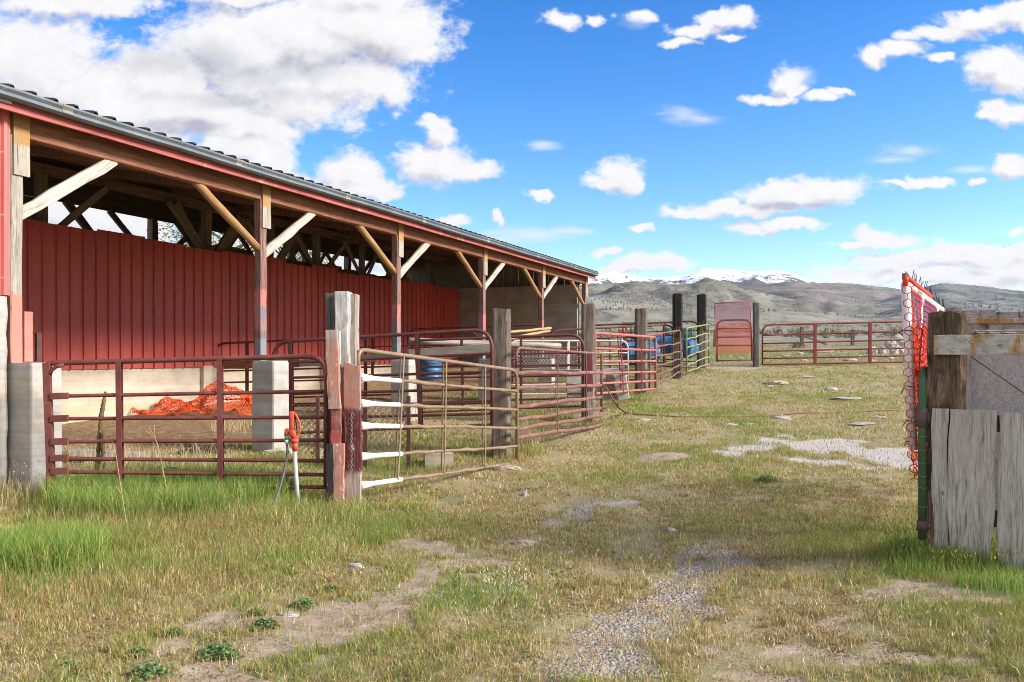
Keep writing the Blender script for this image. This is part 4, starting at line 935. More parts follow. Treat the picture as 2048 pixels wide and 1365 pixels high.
pole('pole', 'thin tan pole leaning on the fourth shed post, the upper of two', at(1010, 666, 19.0), at(1101, 657, 21.25), .035, wt_)
def plankx(label, a, b, w, h, mat):
    m = MB(); m.plank(a, b, w, h, Vector((0, 0, 1)), 6, .004); solo(m, 'plank', mat, label, 'plank', a, LG)
plankx('grey plank tied along the second divider gate', at(818, 710, 14.6), at(984, 699, 14.35), .20, .05, wl)
plankx('brown plank along the stall gate beside the nearest free pier', at(436, 731, 16.2), at(600, 727, 15.5), .16, .05, w_beam)
plankx('grey plank along the right half of the stall gate', at(600, 727, 15.45), at(795, 712, 14.7), .14, .05, wl)
plankx('grey plank lying on the dirt floor behind the nearest gate', at(140, 905, 10.2), at(300, 912, 10.6), .09, .2, w_raw)
plankx('grey warped plank lying along the white divider gate', at(1040, 741, 16.3), at(1160, 745, 16.0), .09, .12, wl)
# woven wire panel in the first pen
def mesh_panel(label, a, b, h, step, r, mat, posts):
    a, b = Vector(a), Vector(b); root = thing('wire_panel', label, 'wire panel', tuple(a)); m = MB(); d = b-a; Ln = d.length; n = int((Ln+h)/step)
    for i in range(-int(h/step)-1, int(Ln/step)+1):
        for s in (1, -1):
            x0, z0, x1, z1 = i*step, 0 if s > 0 else h, i*step+h, h if s > 0 else 0
            if x0 < 0: z0 += (-x0)*s; x0 = 0
            if x1 > Ln: z1 -= (x1-Ln)*s; x1 = Ln
            if x1-x0 < .02: continue
            m.tube([a+d*(x0/Ln)+Vector((0, 0, z0)), a+d*(x1/Ln)+Vector((0, 0, z1))], r, 4, False)
    m.build('mesh', mat, root)
    for t in posts:
        p = a+d*t; m = MB(); m.plank(p+Vector((0, -.02, -.2)), p+Vector((0, -.02, h+.12)), .05, .03, Vector((1, 0, 0)), 1); m.build('stake', M['steel_dark'], root)
mesh_panel('rusty diamond wire panel with steel stakes in the first pen', at(596, 908, 10.3), at(822, 908, 10.2), .62, .085, .0045, M['wire'], (.18, .6, .98))
mesh_panel('galvanised diamond wire panel in front of the block wall', at(1022, 752, 19.0), at(1160, 750, 19.6), .58, .09, .005, M['galv'], (.02, .98))
# heap of orange net inside the shed
cx_, cd_ = at(405, 0, 14.8).x, 14.8; zf = g1(cx_, cd_)
def heap(s, t):                             # s along, t front to back
    x = -1.05+2.1*s; y = -.55+1.0*t
    ridge_ = .55*math.exp(-((x-.30)/.46)**2)+.17*math.exp(-((x+.62)/.3)**2)+.12*math.exp(-((x-.85)/.3)**2)
    z = ridge_*math.exp(-((y-.1)/.36)**2)+.045*math.sin(x*8+y*7+.8*math.sin(x*5))+.035*math.sin(x*15-y*13)+.02*math.sin(x*31+y*23)+.04
    return Vector((cx_+x+.06*math.sin(y*9+x*4), cd_+y+.05*math.sin(x*11), zf+max(z, .015)))
m = MB(); ns, nt = 44, 28
for i in range(ns+1):
    m.tube([heap(i/ns+.003*math.sin(j*1.3+i), j/22) for j in range(23)], .0065, 4, False)
for j in range(nt+1):
    m.tube([heap(i/34, j/nt+.004*math.sin(i*1.1+j)) for i in range(35)], .0065, 4, False)
solo(m, 'safety_net', M['orange_net'], 'heap of crumpled orange safety net on the dirt floor inside the shed', 'safety net', (cx_, cd_, zf))
# manure pile
def lump_pile(px, py, n, spread, size, name, label, cat, mat, z=0):
    x, d = ground_at(px, py); nr, na = 16, 40; V = []; o = random.uniform(0, 50)
    for i in range(nr+1):
        for k in range(na):
            f = i/nr; an = 2*PI*k/na; rr = spread*f*(1+.35*math.sin(an*2+o)+.2*math.sin(an*5+o*2)); V.append((x+math.cos(an)*rr, d+math.sin(an)*rr*.55, f))
    V = np.array(V); hgt = (1-V[:, 2]**2)*size*1.6+size*2.2*(fbm(V[:, 0]/size*.55+o, V[:, 1]/size*.55, 3, 7)-.42)*(1-V[:, 2]**4)
    zz = gz(V[:, 0], V[:, 1])+np.where(V[:, 2] > .97, -.02, np.maximum(hgt, -.01)); m = MB()
    m.quadring([[Vector((V[i*na+k, 0], V[i*na+k, 1], zz[i*na+k])) for k in range(na)] for i in range(nr+1)], False)
    return solo(m, name, mat, label, cat, (x, d, g1(x, d)))
man = paint('dark manure', (.03, .022, .015), (.055, .04, .027), None, 1, 20)
lump_pile(400, 908, 300, .32, .036, 'manure_pile', 'dark crumbly manure pile behind the middle of the nearest gate', 'manure', man)
lump_pile(345, 945, 170, .17, .032, 'manure_pile', 'small dark manure heap just behind the tall green grass', 'manure', man)
lump_pile(720, 848, 170, .26, .034, 'manure_pile', 'flat dark dung scatter in the pen behind the olive gate', 'manure', man)
# net gate at the far end of the yard
ng = thing('pipe_gate', 'narrow walk gate covered with orange and purple net beside the slim grey post', 'gate', tuple(at(1434, 726, 25.4)), 0, YG)
m = MB(); m.tube(arc([at(1434, 724, 25.4), at(1434, 641, 25.4), at(1502, 640, 25.4), at(1504, 722, 25.4)], .25), .026, 8); m.tube([at(1434, 722, 25.4), at(1504, 721, 25.4)], .02, 8); m.build('frame', M['rail_dark'], ng, True)
for y in (658, 675, 692):
    m = MB(); m.tube([at(1434, y, 25.4), at(1503, y-1, 25.4)], .022, 8); m.build('rail', M['rail_dark'], ng, True)
nf = thing('net_screen', 'sheet of faded safety net on a thin frame tied over the narrow walk gate', 'net screen', tuple(at(1434, 712, 25.3)))
c00, c10, c01, c11 = at(1433, 710, 25.32), at(1506, 707, 25.32), at(1429, 607.5, 25.32), at(1500, 602.5, 25.32)
bil = lambda s, t: c00.lerp(c10, s).lerp(c01.lerp(c11, s), t)+Vector((0, .02*math.sin(s*7+t*5), 0))
m1_, m2_ = MB(), MB()
for a, b in ((c00, c01), (c10, c11), (c01, c11)):
    n = 12; m = MB(); m.tube([a, b], .018, 8)
    m.build('net_edge', M['purple_net'] if a is c01 else M['rail_pink'], nf, True)
N1, N2 = 20, 30
for i in range(-N2, N1+1):
    for sgn in (1, -1):
        for j in range(N2):
            s0 = (i+j)/N1 if sgn > 0 else (i+N2-j)/N1; s1 = s0+sgn/N1
            if not (0 <= s0 <= 1 and 0 <= s1 <= 1): continue
            t0, t1 = j/N2, (j+1)/N2
            (m1_ if t0 < .56+.06*math.sin(i*.9) else m2_).tube([bil(s0, t0), bil(s1, t1)], .0056, 3, False)
m1_.build('orange_net', M['orange_deep'], nf); m2_.build('purple_net', M['purple_net'], nf)
# ------------------------------------------------------------------ board fence on the right
e1 = Vector((.89, -.456, 0)).normalized(); e2 = Vector((-e1.y, e1.x, 0)); PF = Vector((at(1858, 0, 5.45).x, 5.45, 0))
FR = lambda s, e, z: PF+e1*s+e2*e+Vector((0, 0, z))
def s_of(px, e):
    t = (px-HX)/F; q = PF+e2*e; return (q.x-t*q.y)/(t*e1.y-e1.x)
def z_of(px, py, e):
    q = FR(s_of(px, e), e, 0); return CAMZ+(HY-py)/F*q.y
w_dkpost = wood('dark brown fence post', (.028, .017, .011), (.12, .076, .048), (.27, .195, .14), 'z', .9, 15, [((.018, .012, .009), 5, .56, .06, None, None)])
w_board = wood('silver grey board', (.15, .13, .112), (.38, .345, .305), (.55, .515, .475), 'z', .85, 20, [((.26, .15, .07), 3.5, .60, .05, 1.05, 1.2)])
w_lich = wood('lichened rail board', (.24, .215, .18), (.42, .395, .355), (.56, .535, .50), 'x', .85, 11, [((.36, .16, .02), 6, .535, .05, None, None), ((.30, .24, .02), 9, .62, .05, None, None)])
w_moss = wood('blotchy grey plank', (.16, .14, .125), (.33, .30, .28), (.46, .43, .41), 'x', .9, 9, [((.05, .045, .035), 16, .58, .05, None, None)], False)
fz = g1(PF.x, PF.y)
fp = thing('fence_post', 'thick dark brown weathered post carrying the orange netted gate', 'post', tuple(FR(.11, .1, fz)))
m = MB(); n = 22; rings = []
for i in range(n+1):
    z = fz-.3+(1.795-fz+.3)*i/n; j = lambda a=.007: random.uniform(-a, a)
    fl = .02*(1-i/n)
    rings.append([FR(s+j(), e+j(), z+(j(.012) if i == n else 0)) for s, e in ((-.005-fl, 0), (.03, -.012), (.085, 0), (.10, .012), (.115, -.004), (.19, -.008), (.222, .01), (.222, .2), (.0-fl, .2))])
m.quadring(rings); m.build('timber', w_dkpost, fp)
bf = thing('board_fence', 'silver grey board fence with a lichen stained top rail on the right', 'fence', tuple(FR(.5, 0, fz)))
def vboard(s0, s1, zt, e=-.03, th=.028, seed=0):
    m = MB(); r = random.Random(seed); n = 26; rings = []; zb = fz-.12
    for i in range(n+1):
        f = i/n; z = zb+(zt-zb)*f
        a = s0+.008*math.sin(f*5+seed)+.004*math.sin(f*17+seed*2); b = s1+.006*math.sin(f*4+seed*1.7)+.006*math.sin(f*13+seed)
        if seed == 2: b += -.015*math.exp(-((f-.18)/.12)**2)
        k = .012*math.sin(f*3+seed)
        rings.append([FR(x, e+y+k, z) for x, y in ((a, 0), (a+.012, -.004), ((a+b)/2, -.004+.003*math.sin(seed)), (b-.012, -.004), (b, 0), (b, th), (a, th))])
    m.quadring(rings); m.build('board', w_board, bf)
vboard(.022, .118, 1.142, -.028, .026, 1); vboard(.1195, .385, 1.138, -.032, .03, 2); vboard(.405, .66, 1.128, -.03, .028, 3); vboard(.664, .86, 1.12, -.03, .028, 4); vboard(.868, 1.09, 1.135, -.03, .028, 5)
m = MB(); m.plank(FR(.225, .028, 1.05), FR(1.1, .0, 1.05), .11, .045, Vector((0, 0, 1)), 3, .002); m.build('back_rail', w_dkpost, bf)
m = MB(); m.plank(FR(.225, .03, .42), FR(1.1, .0, .42), .11, .045, Vector((0, 0, 1)), 3, .002); m.build('back_rail', w_dkpost, bf)
m = MB(); m.plank(FR(1.02, .075, fz-.3), FR(1.02, .075, 1.64), .14, .14, e1, 3, .004); m.build('post', w_dkpost, bf)
rb = MB(); rb.plank(FR(.028, -.031, 1.573), FR(1.12, -.031, 1.573), .132, .036, Vector((0, 0, 1)), 12, .0012); rb = rb.build('top_rail', w_lich, bf)
# worn carved characters in the rail: grooves of a round letter and a 1
m = MB(); fe = -.0525
sx0 = s_of(1925, -.05); sx1 = s_of(1968, -.05)
for k, (dark, r) in enumerate(((0, .007), (1, .0035))):
    e = fe-.0005*k+.002; cm = w_board if k == 0 else M['black']
    c = FR(sx0+.018, e, 1.574)
    A = [c+e1*(math.cos(a)*.026)+Vector((0, 0, math.sin(a)*.040)) for a in np.linspace(2.7, .5, 9)]; MB().tube(A, r, 6).build('carved_stroke', cm, rb)
    A = [c+e1*(math.cos(a)*.026)+Vector((0, 0, math.sin(a)*.040)) for a in np.linspace(3.9, 5.2, 7)]; MB().tube(A, r*.9, 6).build('carved_stroke', cm, rb)
    c2 = FR(sx0+.060, e, 1.600); MB().tube([c2+e1*(math.cos(a)*.013)+Vector((0, 0, math.sin(a)*.013)) for a in np.linspace(3.3, 6.0, 7)], r*.8, 6).build('carved_stroke', cm, rb)
    c3 = FR(sx1-.002, e, 0); MB().tube([c3+e1*x+Vector((0, 0, z)) for x, z in ((-.012, 1.606), (.0, 1.598), (.003, 1.575), (.006, 1.548), (.008, 1.530))], r, 6).build('carved_stroke', cm, rb)
# chute wall behind the fence
E = 1.0
ch = thing('loading_chute', 'grey plank and panel chute wall standing behind the lichen stained rail', 'cattle chute', tuple(FR(.6, E, fz)))
def hplank(px0, px1, y0, y1, name, mat, e=E, th=.03, slope=0):
    s0, s1 = s_of(px0, e), s_of(px1, e) if px1 < 2060 else s_of(2048, e)+.3
    za, zb = z_of(px0, y0, e), z_of(px0, y1, e); m = MB()
    m.plank(FR(s0, e, (za+zb)/2), FR(s1, e, (za+zb)/2+slope), za-zb, th, Vector((0, 0, 1)), 6, .0015); return m.build(name, mat, ch)
hplank(1889, 1924, 615.5, 640, 'top_board', w_moss, E+.06); hplank(1924.5, 1991, 621, 637, 'top_board', w_moss, E+.0); hplank(1992, 2100, 625, 639, 'top_board', w_moss, E)
hplank(1900, 2100, 637.3, 648, 'cap_plank', w_lich, E-.012, .04, -.01); hplank(1900, 2100, 648.5, 661, 'plank', w_board if False else w_moss, E)
hplank(1942, 2100, 662.5, 664.5, 'slat', w_lich, E+.08); hplank(1942, 2100, 667, 672, 'plank', w_moss, E+.02)
m = MB(); s0 = s_of(1935, E); m.plank(FR(s0, E+.0, fz-.3), FR(s0, E+.0, z_of(1935, 661, E)), .055, .06, e1, 4, .003); m.build('post', w_board, ch)
m = MB(); m.plank(FR(s0+.9, E+.07, fz-.3), FR(s0+.9, E+.07, z_of(1935, 640, E)), .09, .09, e1, 3, .003); m.build('post', w_board, ch)
T = NT('weathered fibre panel'); v = T.coord(); n = T.noise(T.coord((1, 1, .6)), 60, 6, .75, .8); n2 = T.noise(v, 5, 6, .6)
pan = T.finish(T.mix(T.ramp(n2, [(.35, 0.), (.7, .5)]), T.ramp(n, [(.33, (.22, .22, .225)), (.5, (.42, .42, .42)), (.66, (.60, .60, .60))]), (.42, .40, .38)), .9, n, .6, .004)
sA, sB = s_of(1940, E), s_of(2048, E)+.3
zt = z_of(1940, 674, E); zl = fz-.05
m = MB(); m.quadring([[FR(s, E+.06, z) for s, z in ((sA+.01, zl), (sB, zl), (sB, zt-.02), (sA+.01, zt-.02))], [FR(s, E+.075, z) for s, z in ((sA+.01, zl), (sB, zl), (sB, zt-.02), (sA+.01, zt-.02))]]); m.build('added_dark_backing', w_dkpost, ch)  # added dark sheet, makes the slanting joint between the panels read dark
def pl(s): return z_of(1940, 712, E)-(s-sA)*.80         # the slanting joint between two panels
for e_, pts in ((E+.02, [(sA, zl), (sB, zl), (sB, pl(sB)-.004), (sA, pl(sA)-.004)]), (E+.026, [(sA, pl(sA)+.004), (sB, pl(sB)+.004), (sB, zt), (sA, zt)])):
    m = MB(); m.quadring([[FR(s, e_, z) for s, z in pts], [FR(s, e_+.018, z) for s, z in pts]]); m.build('panel', pan, ch)
# swung open gate on green pipe, with the tall white frame and orange net tied over it
PN, PFar = at(1811, 567, 5.65), at(1889, 624, 8.4); gd = PFar-PN; gd.z = 0; gl = gd.length; gd.normalize(); gnrm = Vector((gd.y, -gd.x, 0))
hp = at(1845, 0, 5.47); hp.z = 0
G2 = lambda s, z, o=0: Vector((hp.x, hp.y, z))+gd*s+gnrm*o
gg = thing('pipe_gate', 'swung open green pipe gate hinged on the dark brown fence post', 'gate', (hp.x, hp.y, .25), 0, YG)
m = MB(); m.tube(arc([G2(0, .24), G2(0, 1.40), G2(3.2, 1.38), G2(3.2, .3)], .16), .027, 12); m.build('frame', M['pole_green'], gg, True)
for z in (1.16, .93, .70, .5):
    m = MB(); m.tube([G2(.01, z), G2(3.2, z)], .02, 8); m.build('rail', M['galv'], gg, True)
for z, h in ((1.01, .13), (.30, .07)):
    m = MB(); m.tube([G2(0, z), G2(0, z+h)], .036, 12); m.tube([G2(0, z+h/2)+Vector((.02, 0, 0)), G2(0, z+h/2)+Vector((.06, -.01, 0))], [(.03, h*.4)]*2, 8); m.tube([G2(0, z+h/2)+Vector((.055, -.012, 0)), G2(0, z+h/2)+Vector((.10, -.015, 0))], .018, 8); m.build('hinge', M['pole_purple'], gg, True)
for z in (.36, .47, .6, .68, .77, .86, .95):
    m = MB(); c = G2(0, z); m.tube([c+Vector((math.cos(a)*.029, math.sin(a)*.029, .006*math.sin(a))) for a in np.linspace(0, 2*PI, 11)[:-1]], .0028, 4, False, True); m.build('wire_tie', M['wire'], gg)
fr = thing('net_stand', 'tall white plastic pipe frame rising above the swung open gate', 'net stand', (PN.x, PN.y, .85))
ft = lambda t: PN.lerp(PFar, t)
m = MB(); m.tube([at(1826, 900, 5.6), at(1811, 566, 5.65)], .030, 12); m.build('upright_pipe', M['pvc'], fr, True)
for t, b in ((.27, (.02, .3)), (.67, (.72, .3)), (.99, (1, .3))):
    p = ft(t); q = ft(t-.03); q.z = 1.0; m = MB(); m.tube([q, p], .028, 12); m.build('upright_pipe', M['pvc'], fr, True)
    m = MB(); m.tube([p.lerp(q, .09), p], .036, 12); m.build('pipe_tee', M['pvc'], fr, True)
m = MB(); m.tube([ft(0)+Vector((0, 0, -.01)), ft(1)], .030, 12); m.build('top_pipe', M['pvc'], fr, True)
m = MB(); m.tube([G2(.05, 1.13, .05), G2(.5, 1.20, .0)], .03, 10); m.build('cross_pipe', M['pvc'], fr, True)
m = MB(); m.plank(ft(.02)+Vector((-.02, 0, .052)), ft(1)+Vector((-.02, 0, .052)), .04, .02, Vector((0, 0, 1)), 4, .003); m.build('edge_strip', w_tie_d, fr)
for t in np.linspace(.08, .98, 30):
    p = ft(t)+Vector((0, 0, .02)); c = ft(t); m = MB(); e = random.uniform(-.05, .03)
    m.tube([c+Vector((math.cos(a)*.034, 0, math.sin(a)*.034)) for a in np.linspace(-1.2, 2*PI-1.5, 9)]+[c+Vector((.012, 0, .03)), c+Vector((e*.4, 0, .08)), c+Vector((e, 0, random.uniform(.09, .14)))], .003, 4); m.build('zip_tie', M['black'], fr)
for z in (.35, .75, 1.0, 1.15):
    p = at(1811+15*z/1.2, 566+334*z/1.2, 5.6); m = MB(); m.tube([p+Vector((-.07, -.02, -.05*random.random())), p+Vector((-.04, 0, .01)), p+Vector((.03, -.03, 0))], .004, 4); m.build('zip_tie', M['black'], fr)
def hexnet(mb, fn, S_, T_, cell, r, keep=lambda s, t: True, n=3):
    a = cell/math.sqrt(3); seen = set()
    V = {}
    rows = int(T_/(1.5*a))+2; cols = int(S_/cell)+2
    for i in range(-1, rows):
        for j in range(-1, cols):
            cx = j*cell+(i % 2)*cell/2; cy = i*1.5*a
            ring = []
            for k in range(6):
                x = cx+a*math.sin(k*PI/3); y = cy+a*math.cos(k*PI/3); ring.append((round(x, 4), round(y, 4)))
            for k in range(6):
                p, q = ring[k], ring[(k+1) % 6]
                key = (min(p, q), max(p, q))
                if key in seen: continue
                seen.add(key)
                if all(0 <= x <= S_ and 0 <= y <= T_ for x, y in key) and keep(*[(key[0][w]+key[1][w])/2 for w in (0, 1)]):
                    mb.tube([fn(*p), fn(*q)], r, n, False)
net = thing('safety_net', 'orange hexagon safety net hanging ragged on the tall white pipe frame', 'safety net', (PN.x, PN.y, .5))
NH = 1.42
def nm(s, t):                              # s along the frame, t down from the top
    p = PN+(PFar-PN)*(s/gl); return Vector((p.x+.07*t, p.y, p.z+.02-t))+gnrm*(.0+.03*math.sin(s*5+t*3)*min(1, t*2)+.02*math.sin(t*9+s*11)*t)
pur = lambda s, t: .25 < s < 2.4 and .06 < t < .34+.06*math.sin(s*7)
m = MB(); hexnet(m, nm, gl, NH, .058, .0052, lambda s, t: not pur(s, t) and t < 1.42-.25*math.sin(s*1.1)); m.build('net_sheet', M['orange_net'], net)
m = MB(); hexnet(m, lambda s, t: nm(s, t)+gnrm*(.05+.025*math.sin(t*7+s*9))+Vector((0, 0, -.03-.02*math.sin(s*13))), 1.6, 1.36, .056, .0048, lambda s, t: t > .30+.05*math.sin(s*9)); m.build('net_fold', M['orange_deep'], net)
m = MB(); hexnet(m, lambda s, t: nm(s, t)+gnrm*.02, gl, .45, .05, .0036, pur); m.build('faded_sheet', M['purple_net'], net)
def flap(s, t):                            # loose near edge wrapped round the first pipe
    f = t/1.36; base = at(1803+17*f+(-8*math.exp(-((f-.80)/.09)**2)), 566+f*400, 5.55)
    return base+Vector((s+.012*math.sin(t*7), -.02*math.sin(s*22), 0))
m = MB(); hexnet(m, flap, .15, 1.36, .054, .0036, lambda s, t: s < .13-.05*(t > 1.2), 5); m.build('net_edge', M['orange_deep'], net)
m = MB(); m.tube([at(1811, 572, 5.6), at(1811, 560, 5.6), at(1812, 554, 5.6)], .02, 8); m.tube([ft(.0)+Vector((0, -.03, .03)), ft(.5)+Vector((0, -.03, .03))], .022, 6); m.build('net_roll', M['orange_deep'], net, True)
xs_, ys_ = ground_at(1848, 1095)
m = MB(); hexnet(m, lambda s, t: Vector((xs_-.09+s+.01*math.sin(t*40), ys_-.05+t*.3, g1(xs_, ys_)+.03+t*.6+.02*math.sin(s*30))), .17, .12, .055, .0045, n=5)
solo(m, 'net_scrap', M['orange_net'], 'scrap of orange net in the grass at the foot of the dark fence post', 'net scrap', (xs_, ys_, g1(xs_, ys_)))

# ------------------------------------------------------------------ rocks
T = NT('pale field stone'); v = T.coord(); n = T.noise(v, 9, 8, .7); n2 = T.noise(v, 50, 5, .7)
rk = T.finish(T.mix(T.ramp(n2, [(.45, 0.), (.7, .4)]), T.ramp(n, [(.3, (.26, .225, .195)), (.5, (.43, .39, .35)), (.7, (.60, .56, .52))]), (.20, .17, .14)), .9, T.math('ADD', n, n2), .6, .02)
T = NT('tan field stone'); v = T.coord(); n = T.noise(v, 7, 8, .7); n2 = T.noise(v, 40, 5, .7)
rkt = T.finish(T.mix(T.ramp(n2, [(.45, 0.), (.7, .4)]), T.ramp(n, [(.3, (.26, .19, .13)), (.5, (.42, .325, .24)), (.7, (.54, .45, .36))]), (.18, .13, .09)), .9, T.math('ADD', n, n2), .6, .02)
def rock(px, py, wpx, hpx, label, mat=None, group=None, d=None, z=None, sub=3, sq=.8):
    if d is None: x, d = ground_at(px, py+hpx*.35)
    else: x = (px-HX)/F*d
    w = wpx/F*d/2; h = max(hpx/F*d, .025); z0 = g1(x, d) if z is None else z
    bm = bmesh.new(); bmesh.ops.create_icosphere(bm, subdivisions=sub, radius=1)
    s1, s2, s3 = [random.uniform(0, 40) for _ in range(3)]
    co_ = np.array([v.co for v in bm.verts])
    dd_ = 1+.95*(fbm(co_[:, 0]*1.5+s1, co_[:, 1]*1.5+co_[:, 2]*1.2+s2, 3, 3)-.5)+.34*(fbm(co_[:, 0]*5+s2, co_[:, 2]*5+co_[:, 1]*3+s3, 2, 8)-.5)
    for v, k in zip(bm.verts, dd_):
        c = v.co*float(k); c.z = max(c.z, -.5) if c.z < 0 else c.z
        v.co = Vector((c.x*w, c.y*w*sq, c.z*h*.72 if c.z > 0 else c.z*h*.8))
    me = bpy.data.meshes.new('stone'); bm.to_mesh(me); bm.free(); me.materials.append(mat or rk)
    o = bpy.data.objects.new('stone', me); COL.objects.link(o); o.location = (x, d, z0); o.rotation_euler = (0, 0, random.uniform(-.5, .5)); return tag(o, label, 'stone', group)
RG = 'field stones'
rock(1553, 765, 47, 9, 'low tan stone mound in the grass in front of the long deep red gate', rkt)
rock(1610, 752.5, 42, 3, 'thin flat grey slab of stone nearest below the long deep red gate', rk)
rock(1661, 778, 26, 8, 'small rounded whitish stone in the middle of the far yard', rk)
rock(1694, 797, 56, 9, 'long low pale stone below the rounded whitish one', rk)
rock(1563, 834, 46, 9, 'domed pale stone lying right on the brown hose', rk)
rock(1757, 834, 37, 7, 'domed grey stone near the orange net', rk)
rock(1460, 849, 34, 9, 'irregular pale stone left of the domed one on the hose', rk)
rock(1501, 849, 38, 5, 'flat pale stone between the irregular stone and the pale gravel patch', rk)
rock(1728, 847, 62, 4, 'long flat sunken slab in front of the domed grey stone', rk)
rock(1050, 983, 15, 16, 'small upright whitish stone in the grass right of the olive gate', rk)
rock(712, 1129, 37, 16, 'pale pinkish stone in the grass in front of the big clustered post', rk)
rock(1343, 1057, 26, 10, 'lone rounded white stone in the middle of the foreground yard', rk)
rock(1050, 1083, 46, 12, 'flat tan stone beside the dirt track', rkt)
rock(1112, 1052, 22, 7, 'flat little white stone up the slope from the flat tan stone', rk)
rock(576, 1234, 44, 9, 'pale flat stone in the weeds beside the left dirt track', rk)
rock(1284, 841, 28, 6, 'small pale stone where the brown hose turns along the ground', rk)
rock(1012, 938, 50, 10, 'tan stone at the foot of the olive gate end', rkt)
rock(640, 905, 30, 18, 'rounded pale stone seen between the gate rails left of the clustered post', rk)
rock(560, 905, 62, 12, 'pale broken stone at the foot of the nearest free pier', rk)
rock(1646, 692, 56, 11, 'broad tan boulder beyond the long deep red gate', rkt, None, 38)
rock(1618, 693, 34, 8, 'lower tan boulder leaning on the broad one beyond the gate', rkt, None, 38.5)
for px, py, w, h, lab in ((1746, 703, 22, 20, 'leftmost whitish boulder of the pile beyond the gate'), (1768, 702, 24, 18, 'second whitish boulder in the front of the pile beyond the gate'), (1791, 704, 32, 24, 'biggest whitish boulder at the right end of the pile'), (1780, 692, 22, 18, 'grey white boulder in the middle of the pile'), (1797, 685, 26, 18, 'top boulder of the whitish pile beyond the gate')):
    d = 36.5+.6*(py < 700)+.5*(py < 690); x = (px-HX)/F*d; zz = CAMZ+(HY-py)/F*d
    rock(px, py, w, h, lab, rk, None, d, min(zz, g1(x, d)+.9) if py < 700 else None)
for px, py, w in ((1539, 772, 18), (1588, 775, 18), (1425, 781, 11), (1443, 808, 10), (1672, 861, 8), (1392, 797, 12), (1462, 785, 14), (1568, 810, 9), (1760, 820, 12), (1240, 900, 10), (1395, 1010, 9), (1180, 1048, 10), (1690, 1055, 16)):
    rock(px, py, w, w*.22, 'small pale stone barely showing in the grass of the yard', rk, 'small scattered yard stones', sub=2)
for px, py, w in ((1570, 712, 16), (1608, 720, 14), (1702, 721, 26), (1737, 721, 20), (1690, 706, 12), (1600, 706, 14), (1650, 714, 12), (1780, 716, 18), (1560, 722, 10), (1625, 699, 10), (1720, 712, 14), (1812, 722, 20), (1480, 716, 14), (1462, 713, 12)):
    rock(px, py, w, w*.28, 'small pasture stone lying beyond the far gates', rk, 'small pasture stones', sub=2)

# ------------------------------------------------------------------ plants that stand alone
mul = NT('dead mullein'); mv = mul.coord(); mn = mul.noise(mv, 60, 5, .8); mul = mul.finish(mul.ramp(mn, [(.35, (.10, .065, .025)), (.55, (.26, .18, .08)), (.7, (.36, .27, .13))]), 1, mn, 1, .02)
mx, md = ground_at(190, 972)
mp_ = thing('mullein_stalk', 'tall dead brown mullein stalk in front of the dark red gate', 'dry plant', (mx, md, g1(mx, md)))
def stalk(name, pts, rs):
    m = MB(); P = []; R = []
    for t in np.linspace(0, 1, 40):
        k = t*(len(pts)-1); i = min(int(k), len(pts)-2); f = k-i
        P.append(Vector(pts[i]).lerp(Vector(pts[i+1]), f)); R.append((rs[i]*(1-f)+rs[i+1]*f)*random.uniform(.7, 1.25))
    m.tube(P, R, 9); m.build(name, mul, mp_, True)
stalk('main_spike', [at(190, 985, md), at(197, 900, md), at(203, 830, md), at(211, 784, md)], [.014, .022, .026, .016])
stalk('side_spike', [at(196, 940, md), at(206, 905, md-.02), at(208, 862, md-.03)], [.012, .02, .014])
stalk('side_spike', [at(195, 965, md), at(205, 945, md-.03), at(210, 925, md-.04)], [.012, .018, .012])
def leafmesh(name, C, N_, size, cols, mat):   # small leaf quads at centres C with random tilt
    k = len(C); a = rng.uniform(0, 2*PI, k); ti = rng.uniform(-.9, .9, k)
    u = np.stack([np.cos(a), np.sin(a), np.zeros(k)], 1); w = np.stack([-np.sin(a)*np.cos(ti), np.cos(a)*np.cos(ti), np.sin(ti)], 1)
    s = size*rng.uniform(.6, 1.3, k)[:, None]
    V = np.stack([C-u*s, C-w*s*.7, C+u*s, C+w*s*.7], 1).reshape(-1, 3); q = np.arange(4*k).reshape(-1, 4)
    return npmesh(name, V, q, None, np.repeat(cols, 4, 0), mat)
T = NT('leaf'); lc = T.N('ShaderNodeAttribute', attribute_name='col').outputs['Color']; M['leaf'] = T.finish(lc, .6, None, translucent=.3, spec=.25)
MALLOW = []
MG = 'dark green mallow clumps in the foreground'
